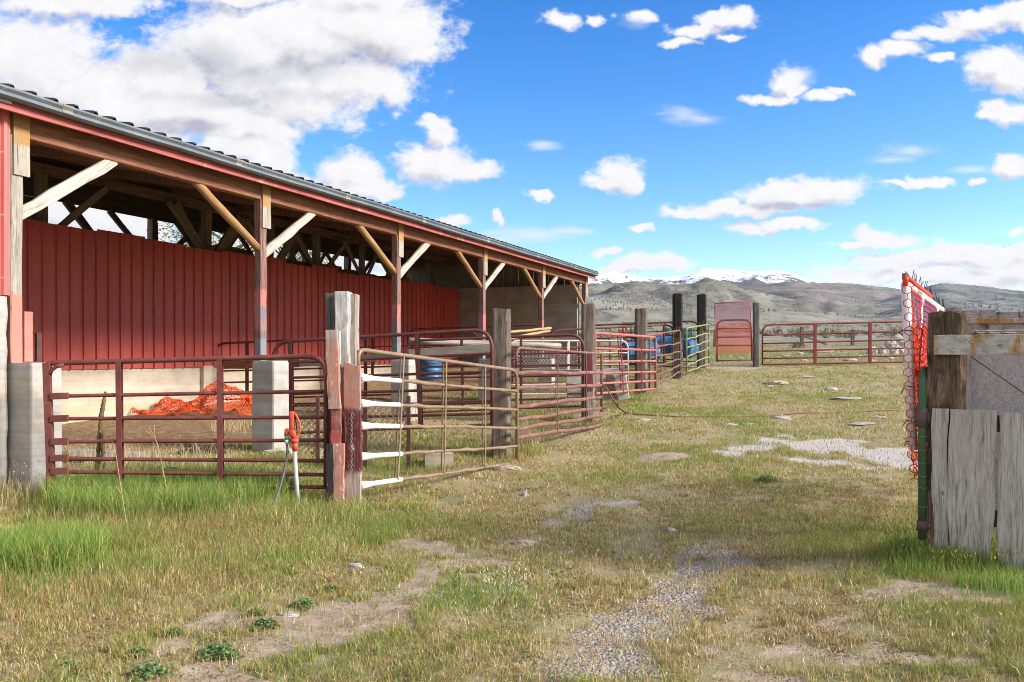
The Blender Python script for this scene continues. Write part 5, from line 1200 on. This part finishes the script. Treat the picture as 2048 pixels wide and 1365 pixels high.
for px, py, wpx, lab in ((436, 1310, 95, 'largest dark green mallow clump at the lower left beside the dirt track'), (276, 1313, 52, 'dark green mallow clump left of the largest one'), (296, 1360, 95, 'mallow clump cut by the lower picture edge'), (512, 1232, 46, 'small round mallow clump left of the pale flat stone'),
    (608, 1217, 62, 'flat mallow clump right of the pale flat stone by the track'), (530, 1260, 62, 'spreading mallow clump just below the pale flat stone'), (660, 1182, 40, 'mallow clump farthest up the track'), (348, 1270, 40, 'mallow clump between the grass and the track at the left'), (140, 1348, 55, 'leftmost mallow clump in the lower corner'), (1535, 965, 56, 'green weed clump in the middle of the yard below the gravel patch')):
    x, d = ground_at(px, min(py, 1362)); R_ = wpx/F*d/2; k = int(220+R_*3600)
    a = rng.uniform(0, 2*PI, k); r = np.sqrt(rng.uniform(0, 1, k))*R_*(.78+.25*np.sin(a*3+px)+.12*np.sin(a*7+py)); hx_ = np.clip(1-(r/R_)**2, .08, 1)*R_*.42*rng.uniform(.2, 1.2, k)+.008
    C = np.stack([r*np.cos(a), r*np.sin(a)*.8, hx_], 1); g = rng.uniform(.6, 1.25, (k, 1)); cl = np.array([[.19, .285, .105]])*g+rng.uniform(0, .012, (k, 3))
    o = leafmesh('mallow_plant', C, k, .0105, cl, M['leaf']); o.location = (x, d, g1(x, d)); tag(o, lab, 'weed', MG); MALLOW.append((x, d, R_))
# trees standing behind the shed
bark = wood('tree bark', (.05, .04, .03), (.12, .10, .08), (.2, .18, .15), 'z', 1, 8, (), False)
def tree(x, y, h, r, label, seed, dens=5000):
    rr = random.Random(seed); z0 = g1(x, y); root = thing('broadleaf_tree', label, 'tree', (x, y, z0), 0, 'trees behind the shed'); m = MB(); tips = []
    m.tube([Vector((x, y, z0-.2)), Vector((x+.1, y, z0+h*.3)), Vector((x-.1, y+.1, z0+h*.6)), Vector((x, y, z0+h*.85))], [.22, .16, .09, .03], 8)
    for i in range(22):
        zz = z0+h*rr.uniform(.22, .75); a = rr.uniform(0, 2*PI); l = r*rr.uniform(.5, 1.0); p = Vector((x, y, zz)); q = p+Vector((math.cos(a)*l*.5, math.sin(a)*l*.5, h*.08)); e = p+Vector((math.cos(a)*l, math.sin(a)*l, h*rr.uniform(.08, .24)))
        m.tube([p, q, e], [.06, .035, .012], 5)
        for k in range(4):
            f = q.lerp(e, rr.random()); g = f+Vector((rr.gauss(0, .5), rr.gauss(0, .5), rr.uniform(.1, .8))); m.tube([f, g], [.014, .006], 4); tips += [g, f.lerp(g, .5), e]
    m.build('trunk', bark, root)
    T_ = np.array([tuple(t) for t in tips]); C = T_[rng.integers(0, len(T_), dens)]+rng.normal(0, .33, (dens, 3))
    cl = np.array([[.34, .36, .14]])*rng.uniform(.45, 1.3, (dens, 1))
    o = leafmesh('crown', C-np.array([x, y, z0]), dens, .05, cl, M['leaf']); o.parent = root
tree(-10.4, 29, 6.0, 2.4, 'sparse spring tree seen through the shed gap behind the first shed post', 3)
tree(-8.6, 31, 5.8, 2.2, 'greener spring tree seen through the shed gap between the first and second shed posts', 5)
# far pasture fence
ff = thing('pasture_fence', 'old wooden post and wire fence along the sagebrush beyond the gates', 'fence', (16, 48, g1(16, 48)))
for px, d, hh in ((1430, 47, 1.0), (1510, 47.5, .9), (1603, 48, 1.15), (1705, 48.5, 1.0), (1790, 49, 1.0)):
    x = (px-HX)/F*d; z = g1(x, d); m = MB(); m.plank(Vector((x, d, z-.2)), Vector((x+.03, d, z+hh)), .19, .18, Vector((1, 0, 0)), 3, .01); m.build('post', w_tie, ff)
for hz in (.35, .65, .9):
    m = MB(); m.tube([Vector(((px-HX)/F*d, d-.1, g1((px-HX)/F*d, d)+hz)) for px, d in ((1200, 46.5), (1430, 47), (1510, 47.5), (1603, 48), (1705, 48.5), (1790, 49), (1990, 50))], .008, 4); m.build('wire', M['wire'], ff)
m = MB(); x = (1603-HX)/F*48; m.plank(Vector((x+.1, 48, g1(x, 48)+.6)), Vector((x+1.6, 48.2, g1(x, 48)+.1)), .11, .1, Vector((0, 0, 1)), 2, .005); m.build('brace', w_tie, ff)
# ------------------------------------------------------------------ grass, gravel, sage
TALL = [(px_ell(330, 1020, 240, 46), .31, .9), (px_ell(510, 1035, 130, 38), .22, .75), (px_ell(220, 1090, 160, 40), .16, .4), (px_ell(70, 1135, 130, 34), .26, 1.0), (px_ell(240, 1150, 330, 90), .115, .34), (px_ell(560, 1100, 180, 60), .11, .30), (px_ell(640, 1035, 90, 30), .17, .6), (px_ell(750, 1070, 70, 30), .11, .4),
        (px_ell(1930, 1125, 190, 32), .15, .95), (px_ell(1690, 1100, 150, 26), .09, .5), (px_ell(2000, 1180, 120, 22), .14, 1.0), (px_ell(1840, 1150, 80, 16), .11, .8),
        (px_ell(830, 905, 190, 40), .10, .55), (px_ell(560, 930, 110, 22), .09, .6), (px_ell(1090, 845, 100, 34), .10, .45), (px_ell(1030, 900, 60, 26), .16, .1), (px_ell(690, 1030, 60, 14), .15, .3), (px_ell(1330, 730, 60, 14), .12, .7), (px_ell(30, 1010, 110, 18), .20, .1), (px_ell(960, 1200, 140, 40), .05, .6), (px_ell(1250, 800, 60, 30), .07, .4)]
PAL = dict(lush=(.20, .32, .07), fresh=(.36, .375, .095), olive=(.30, .28, .085), straw=(.58, .475, .24), brown=(.385, .265, .125), rust=(.43, .225, .085), pale=(.68, .60, .42))
PAL = {k: np.array(v) for k, v in PAL.items()}
PAL = {k: v*1.1 for k, v in PAL.items()}
GP = []; GC = []; GH = []; GW = []; GLn = []
def add_blades(x, y, h, w, c, lean):
    GP.append(np.stack([x, y], 1)); GC.append(c); GH.append(h); GW.append(w); GLn.append(lean)
def stratum(y0, y1, dens, w, tuft=5, spread=.03, seed=0):
    area = .84*(y1*y1-y0*y0)+2.4*(y1-y0); n = int(area*dens/tuft)
    y = np.sqrt(rng.uniform(y0*y0, y1*y1, n)); x = rng.uniform(-1, 1, n)*(.84*y+1.2)
    x = np.repeat(x, tuft)+rng.normal(0, spread, n*tuft); y = np.repeat(y, tuft)+rng.normal(0, spread, n*tuft)
    gr, br, ins = masks(x, y)
    tall = np.zeros_like(x); lush = np.zeros_like(x); tm = np.zeros_like(x)
    for e, hh, lu in TALL:
        m_ = ell_mask(x, y, [e], .5); tall = np.maximum(tall, m_*hh); lush = np.maximum(lush, m_*lu); tm = np.maximum(tm, m_)
    grn = ell_mask(x+(fbm(x*3, y*3, 2, 51)-.5)*.4, y, E_GRN, .6)
    n1 = fbm(x*.7, y*.7, 3, 61); n2 = fbm(x*3.1, y*3.1, 3, 67); n3 = fbm(x*9, y*9, 2, 71)
    cover = sst(.36, .56, .5*n2+.3*n3+.2*n1+.12*grn)*.9+.10
    p = cover*(1-.94*sst(.3, .75, gr+(n3-.5)*1.5+(n2-.5)*1.2))*(1-.88*sst(.25, .7, br+(n3-.5)*.8)); p = np.maximum(p, tm*.95*(1-.7*br))
    p = np.where((gr > .3) & (tm < .2) & (y < 7.5), np.maximum(p, .30*sst(.46, .62, n3)), p)*(1-.985*ins); u_, v_ = barn_uv(x, y)
    k = rng.random(len(x)) < p
    x, y, tall, lush, grn, n1, n2, n3, tm = [q[k] for q in (x, y, tall, lush, grn, n1, n2, n3, tm)]; N = len(x)
    h = (.022+.035*n2+.03*np.clip(n1-.45, 0, 1)*2)*rng.uniform(.5, 1.5, N)
    h = np.maximum(h, tall*rng.uniform(.35, 1.15, N)*(.7+.6*n2))
    r = rng.random(N); g = np.clip(.31+.75*lush+.45*grn+1.6*(n1-.5)+1.1*(n2-.5), 0.04, 1)
    pick = rng.random(N)
    c = np.where((r < g)[:, None], np.where((pick < .25+.55*lush)[:, None], PAL['lush'], np.where((pick < .72)[:, None], PAL['olive'], PAL['fresh'])),
                 np.where((pick < .34)[:, None], PAL['straw'], np.where((pick < .54)[:, None], PAL['brown'], np.where((pick < .74)[:, None], PAL['rust'], np.where((pick < .84)[:, None], PAL['pale'], PAL['olive'])))))
    c = c*rng.uniform(.65, 1.3, (N, 1))*np.array([1, 1, 1])+rng.uniform(-.01, .01, (N, 3))
    ww = w*rng.uniform(.6, 1.3, N)*np.where(h < .05, 1.25, 1.0)
    add_blades(x, y, h, ww, np.clip(c, .008, .8), rng.uniform(.15, 1.0, N)*np.where(tall > .1, .55, 1.0))
stratum(2.7, 4.6, 9500, .0032, 7, .022); stratum(4.6, 7.5, 6500, .0039, 7, .028); stratum(7.5, 12, 3000, .0056, 6, .04)
stratum(12, 19, 1050, .0092, 6, .06); stratum(19, 29, 400, .015, 6, .1); stratum(29, 52, 50, .04, 5, .2)
def extra(e, n, hlo, hhi, w, pals, lean=.5):
    cx, cy, rx, ry = e; a = rng.uniform(0, 2*PI, n); r = np.sqrt(rng.random(n)); x = cx+rx*r*np.cos(a); y = cy+ry*r*np.sin(a)
    c = np.stack([PAL[p] for p in pals])[rng.integers(0, len(pals), n)]*rng.uniform(.7, 1.3, (n, 1))
    add_blades(x, y, rng.uniform(hlo, hhi, n), np.full(n, w)*rng.uniform(.7, 1.3, n), c, rng.uniform(.1, 1, n)*lean)
for q in MALLOW: extra((q[0], q[1], q[2]*1.5, q[2]*1.3), 130, .025, .07, .0034, ['olive', 'fresh', 'straw', 'rust'], .8)
extra(px_ell(340, 1015, 240, 42), 12000, .16, .40, .006, ['lush', 'lush', 'lush', 'fresh'], .5)
extra(px_ell(70, 1130, 130, 36), 4500, .12, .30, .006, ['lush', 'lush', 'fresh'], .5)
extra(px_ell(620, 1035, 110, 30), 2500, .08, .24, .005, ['fresh', 'olive', 'lush', 'straw'], .5)
extra(px_ell(1950, 1120, 170, 26), 5000, .07, .19, .005, ['lush', 'fresh', 'fresh', 'lush', 'olive'], .5)
extra(px_ell(60, 1005, 110, 16), 700, .15, .4, .003, ['straw', 'pale', 'brown'], .6)
extra(px_ell(1035, 890, 45, 22), 900, .1, .42, .0045, ['straw', 'brown', 'pale'], 1.0)
extra(px_ell(300, 930, 200, 14), 500, .15, .45, .003, ['straw', 'pale'], .7)
extra(px_ell(480, 860, 60, 12), 260, .1, .3, .004, ['straw', 'pale'], .8)
extra(px_ell(790, 860, 60, 20), 300, .2, .6, .004, ['brown', 'rust', 'straw'], .7)
def litter(y0, y1, n, lo, hi, w):           # straw lying flat on the soil
    y = np.sqrt(rng.uniform(y0*y0, y1*y1, n)); x = rng.uniform(-1, 1, n)*(.8*y+.9); gr, br, ins = masks(x, y)
    k = rng.random(n) < (1-.8*gr)*(1-.55*br)*(1-.75*ins)*sst(.3, .6, fbm(x*1.3, y*1.3, 3, 91)); x, y = x[k], y[k]; N = len(x)
    c = np.stack([PAL[p] for p in ('straw', 'pale', 'brown', 'straw')])[rng.integers(0, 4, N)]*rng.uniform(.6, 1.2, (N, 1)); h = rng.uniform(lo, hi, N)
    add_blades(x, y, h*.12, np.full(N, w)*rng.uniform(.7, 1.3, N), c, rng.uniform(5, 8.5, N))
def creeping(y0, y1, n, w):                 # tiny creeping weeds hugging the soil
    y = np.sqrt(rng.uniform(y0*y0, y1*y1, n)); x = rng.uniform(-1, 1, n)*(.8*y+.9); gr, br, ins = masks(x, y)
    a = fbm(x*2.1, y*2.1, 3, 131); b = fbm(x*5, y*5, 2, 137); k = rng.random(n) < sst(.44, .60, .6*a+.4*b)*(1-.75*gr)*(1-.6*br)*(1-.95*ins); x, y, a = x[k], y[k], a[k]; N = len(x)
    mixv = fbm(x*1.4, y*1.4, 2, 139); i = np.where(rng.random(N) < np.clip(.5+3*(mixv-.5), .1, .9), rng.integers(0, 2, N), rng.integers(2, 4, N))
    c = np.stack([PAL[p] for p in ('olive', 'lush', 'rust', 'brown')])[i]*rng.uniform(.55, 1.15, (N, 1)); h = rng.uniform(.5, 1.5, N)*w*2.2
    add_blades(x, y, h, np.full(N, w)*rng.uniform(.7, 1.5, N), c, rng.uniform(.3, 1.8, N))
creeping(2.7, 5, 120000, .0065); creeping(5, 9, 130000, .009)
litter(2.7, 6, 52000, .02, .07, .0028); litter(6, 12, 42000, .04, .12, .005); litter(12, 26, 30000, .06, .22, .011)
P2 = np.concatenate(GP); Cc = np.concatenate(GC); Hh = np.concatenate(GH); Ww = np.concatenate(GW); Le = np.concatenate(GLn); N = len(P2)
Zg = gz(P2[:, 0], P2[:, 1])-.004
a = rng.uniform(0, 2*PI, N); b = rng.uniform(0, 2*PI, N)
sx_ = np.cos(a)*Ww/2; sy_ = np.sin(a)*Ww/2; lx = np.cos(b)*Hh*Le; ly = np.sin(b)*Hh*Le
V = np.empty((N, 5, 3), np.float32)
V[:, 0] = np.stack([P2[:, 0]-sx_, P2[:, 1]-sy_, Zg], 1); V[:, 1] = np.stack([P2[:, 0]+sx_, P2[:, 1]+sy_, Zg], 1)
V[:, 2] = np.stack([P2[:, 0]+sx_*.8+lx*.3, P2[:, 1]+sy_*.8+ly*.3, Zg+Hh*.58], 1); V[:, 3] = np.stack([P2[:, 0]-sx_*.8+lx*.3, P2[:, 1]-sy_*.8+ly*.3, Zg+Hh*.58], 1)
V[:, 4] = np.stack([P2[:, 0]+lx, P2[:, 1]+ly, Zg+Hh*(1-.22*np.minimum(Le, 1.2))], 1)
o5 = np.arange(N)*5
T = NT('grass blade'); lc = T.N('ShaderNodeAttribute', attribute_name='col').outputs['Color']; M['grass'] = T.finish(lc, .7, None, translucent=.35, spec=.15)
go_ = npmesh('grass', V.reshape(-1, 3), np.stack([o5, o5+1, o5+2, o5+3], 1), np.stack([o5+3, o5+2, o5+4], 1), np.repeat(Cc, 5, 0), M['grass'])
tag(go_, 'mixed green and straw coloured grass growing over the whole yard', 'grass', None, 'stuff')
print('blades', N)
# seed heads on thin stalks
def heads(e, n, hlo, hhi, sz, pal):
    cx, cy, rx, ry = e; a = rng.uniform(0, 2*PI, n); r = np.sqrt(rng.random(n)); return cx+rx*r*np.cos(a), cy+ry*r*np.sin(a), rng.uniform(hlo, hhi, n), np.full(n, sz)*rng.uniform(.6, 1.2, n), np.tile(PAL[pal], (n, 1))*rng.uniform(.75, 1.2, (n, 1))
HD = [heads(px_ell(250, 1150, 330, 90), 1300, .09, .19, .010, 'brown'), heads(px_ell(600, 1080, 170, 50), 500, .08, .17, .010, 'straw'), heads(px_ell(400, 1060, 320, 50), 900, .15, .30, .010, 'brown'),
      heads(px_ell(1150, 1180, 260, 120), 170, .05, .11, .014, 'pale'), heads(px_ell(1010, 1195, 60, 20), 60, .07, .12, .017, 'pale'), heads(px_ell(1760, 1110, 250, 36), 420, .07, .16, .014, 'fresh'), heads(px_ell(1930, 1130, 160, 36), 420, .09, .18, .015, 'fresh'),
      heads(px_ell(300, 1280, 300, 70), 420, .05, .12, .013, 'fresh'), heads(px_ell(1700, 1290, 330, 60), 110, .05, .10, .014, 'pale'), heads(px_ell(1500, 1330, 200, 40), 60, .05, .09, .014, 'pale'), heads(px_ell(500, 1170, 300, 70), 200, .06, .13, .012, 'straw'), heads(px_ell(60, 1000, 110, 18), 260, .2, .42, .014, 'straw')]
x, y, h, s, c = [np.concatenate(q) for q in zip(*HD)]; gr, br, ins = masks(x, y); k = (br < .5) & (gr < .5) & (ins < .3); x, y, h, s, c = x[k], y[k], h[k], s[k], c[k]
n = len(x); z = gz(x, y); b = rng.uniform(0, 2*PI, n); le = rng.uniform(.1, .6, n)*h; tx_, ty_ = x+np.cos(b)*le, y+np.sin(b)*le
V = np.empty((n, 9, 3)); w = .0012; dv = np.stack([np.cos(b)*.5, np.sin(b)*.5, np.full(n, .8)], 1)
V[:, 0] = np.stack([x-w, y, z], 1); V[:, 1] = np.stack([x+w, y, z], 1); V[:, 2] = np.stack([tx_, ty_, z+h], 1)
B0 = V[:, 2]; q = s[:, None]
V[:, 3] = B0-dv*q*.2; V[:, 8] = B0+dv*q*2.4; mid = B0+dv*q*.7
side = np.stack([-np.sin(b), np.cos(b), np.zeros(n)], 1); up = np.cross(dv, side)
for i, vv in enumerate((side, up, -side, -up)): V[:, 4+i] = mid+vv*q*.26
o = np.arange(n)*9; tr_ = [np.stack([o, o+1, o+2], 1)]
for i in range(4):
    A_, B_ = o+4+i, o+4+(i+1) % 4; tr_ += [np.stack([o+3, A_, B_], 1), np.stack([A_, o+8, B_], 1)]
so_ = npmesh('seed_heads', V.reshape(-1, 3), None, np.concatenate(tr_), np.repeat(c, 9, 0), M['grass']); tag(so_, 'pale grass seed heads nodding over the foreground grass', 'grass seed heads', None, 'stuff')
# loose gravel
pts = []
for (cx, cy, rx, ry) in E_GRAV+E_BARE:
    k = int(min(11000, rx*ry*PI*5200*min(1, (6/cy)**2)*(.45 if cy > 8.5 else 1))); a = rng.uniform(0, 2*PI, k); r = np.sqrt(rng.random(k))*1.05
    pts.append(np.stack([cx+rx*r*np.cos(a), cy+ry*r*np.sin(a)], 1))
a = np.sqrt(rng.uniform(2.7**2, 8**2, 22000)); pts.append(np.stack([rng.uniform(-1, 1, 22000)*(.7*a+.5), a], 1))
pp = np.concatenate(pts); gr, br, ins = masks(pp[:, 0], pp[:, 1]); k = rng.random(len(pp)) < np.maximum(.9*sst(.3, .8, gr+(fbm(pp[:, 0]*3.1, pp[:, 1]*3.1, 3, 67)-.5)*1.4), np.maximum(.75*sst(.3, .8, br), .16)); pp = pp[k]; gr = gr[k]; n = len(pp)
s = (.0022+.0055*rng.random(n)**3)*np.maximum(1, pp[:, 1]/8); z = gz(pp[:, 0], pp[:, 1])-.02*gr
oc = np.array([[1, 0, 0], [0, 1, 0], [-1, 0, 0], [0, -1, 0], [0, 0, .8], [0, 0, -.6]])
an = rng.uniform(0, 2*PI, n); V = oc[None]*rng.uniform(.55, 1.25, (n, 6, 1))*s[:, None, None]
ca, sa = np.cos(an)[:, None], np.sin(an)[:, None]; V = np.stack([V[..., 0]*ca-V[..., 1]*sa, V[..., 0]*sa+V[..., 1]*ca, V[..., 2]], -1)+np.concatenate([pp, (z+s*.3)[:, None]], 1)[:, None]
fc = np.array([[0, 1, 4], [1, 2, 4], [2, 3, 4], [3, 0, 4], [1, 0, 5], [2, 1, 5], [3, 2, 5], [0, 3, 5]])
tr_ = (np.arange(n)[:, None, None]*6+fc[None]).reshape(-1, 3); cg = np.where((gr > .35)[:, None], np.array([[.50, .445, .40]]), np.array([[.36, .28, .215]]))*rng.uniform(.6, 1.45, (n, 1))*rng.uniform(.9, 1.1, (n, 3))
T = NT('gravel stone'); M['gravel'] = T.finish(T.N('ShaderNodeAttribute', attribute_name='col').outputs['Color'], .9, None, spec=.2)
gv = npmesh('gravel', V.reshape(-1, 3), None, tr_, np.repeat(np.clip(cg, .02, .75), 6, 0), M['gravel']); tag(gv, 'loose grey gravel on the worn wheel tracks', 'gravel', None, 'stuff')
print('gravel', n)
# sagebrush on the flat beyond the pasture
def sagefield(n, y0, y1, leaves, smin, smax, seed):
    y = np.sqrt(rng.uniform(y0*y0, y1*y1, n)); x = rng.uniform(-.78, .78, n)*y; k = fbm(x*.05, y*.05, 3, seed) > .40; x, y = x[k], y[k]; n = len(x)
    R_ = rng.uniform(smin, smax, n); z = gz(x, y); base = np.array([[.165, .160, .10]])*rng.uniform(.55, 1.35, (n, 1)); base[rng.random(n) < .2] *= np.array([.75, .6, .5])
    d = rng.normal(0, 1, (n, leaves, 3)); d /= np.linalg.norm(d, axis=2, keepdims=True); d[..., 2] = np.abs(d[..., 2]); rad = rng.uniform(.35, 1, (n, leaves, 1))
    C = np.stack([x, y, z], 1)[:, None]+d*rad*R_[:, None, None]*np.array([1, 1, .85]); cl = base[:, None]*rng.uniform(.5, 1.5, (n, leaves, 1))
    return C.reshape(-1, 3), cl.reshape(-1, 3), np.repeat(R_, leaves)
Cs = []; Ls = []; Rs = []
for ar in ((900, 44, 95, 46, .30, .75, 5), (1700, 90, 220, 22, .4, .8, 6), (2600, 200, 640, 10, .6, 1.2, 7)):
    c_, l_, r_ = sagefield(*ar); Cs.append(c_); Ls.append(l_); Rs.append(r_)
C = np.concatenate(Cs); cl = np.concatenate(Ls); R_ = np.concatenate(Rs)
k = len(C); a = rng.uniform(0, 2*PI, k); ti = rng.uniform(-1.2, 1.2, k); u = np.stack([np.cos(a), np.sin(a), np.zeros(k)], 1); w = np.stack([-np.sin(a)*np.cos(ti), np.cos(a)*np.cos(ti), np.sin(ti)], 1); s = (R_*.26*rng.uniform(.6, 1.3, k))[:, None]
V = np.stack([C-u*s*.5, C+u*s*.5, C+w*s*1.4], 1).reshape(-1, 3)
sg_ = npmesh('sagebrush', V, None, np.arange(3*k).reshape(-1, 3), np.repeat(cl, 3, 0), M['grass']); tag(sg_, 'grey green sagebrush covering the flat below the hills', 'sagebrush', None, 'stuff')
# tall single dry stems by the nearest gate
for (pxs, lab) in (([(258, 1080), (244, 990), (231, 905)], 'thin dry straw stem standing before the gate near the mullein'), ([(345, 1035), (330, 960), (318, 900), (308, 872)], 'branching dry weed stem standing before the middle of the gate')):
    x, d = ground_at(*pxs[0]); P = [at(a, b, d) for a, b in pxs]; m = MB(); m.tube(P, [.0035, .003, .0025, .002][:len(P)], 5)
    for q in P[1:]:
        for i in range(3): m.tube([q, q+Vector((random.uniform(-.07, .07), random.uniform(-.04, .04), random.uniform(.03, .1)))], .0014, 4)
    solo(m, 'dry_stem', paint('dry straw stem', (.5, .4, .22), (.42, .32, .16), None, .8), lab, 'dry plant', (x, d, g1(x, d)))
if HAZE > 0:
    m = MB(); m.box((-17500, -150, -8), (17500, 16800, 2100)); hz = m.build('haze', None) if False else None
    T = NT('haze air'); pv = T.N('ShaderNodeVolumePrincipled'); pv.inputs['Density'].default_value = HAZE; pv.inputs['Color'].default_value = (.80, .88, 1, 1); pv.inputs['Anisotropy'].default_value = .2
    T.L(pv.outputs[0], T.out.inputs['Volume']); hz = m.build('haze', T.m); tag(hz, kind='stuff'); hz['label'] = 'thin blue air between the yard and the snowy mountains'; hz['category'] = 'haze'
S.render.film_transparent = False
S.cycles.use_denoising = True; S.cycles.use_adaptive_sampling = False; S.cycles.filter_width = .95; S.cycles.max_bounces = 6; S.cycles.diffuse_bounces = 3; S.cycles.glossy_bounces = 2; S.cycles.transmission_bounces = 2; S.cycles.volume_bounces = 0; S.cycles.transparent_max_bounces = 4
S.cycles.caustics_reflective = False; S.cycles.caustics_refractive = False; S.cycles.sample_clamp_indirect = 4
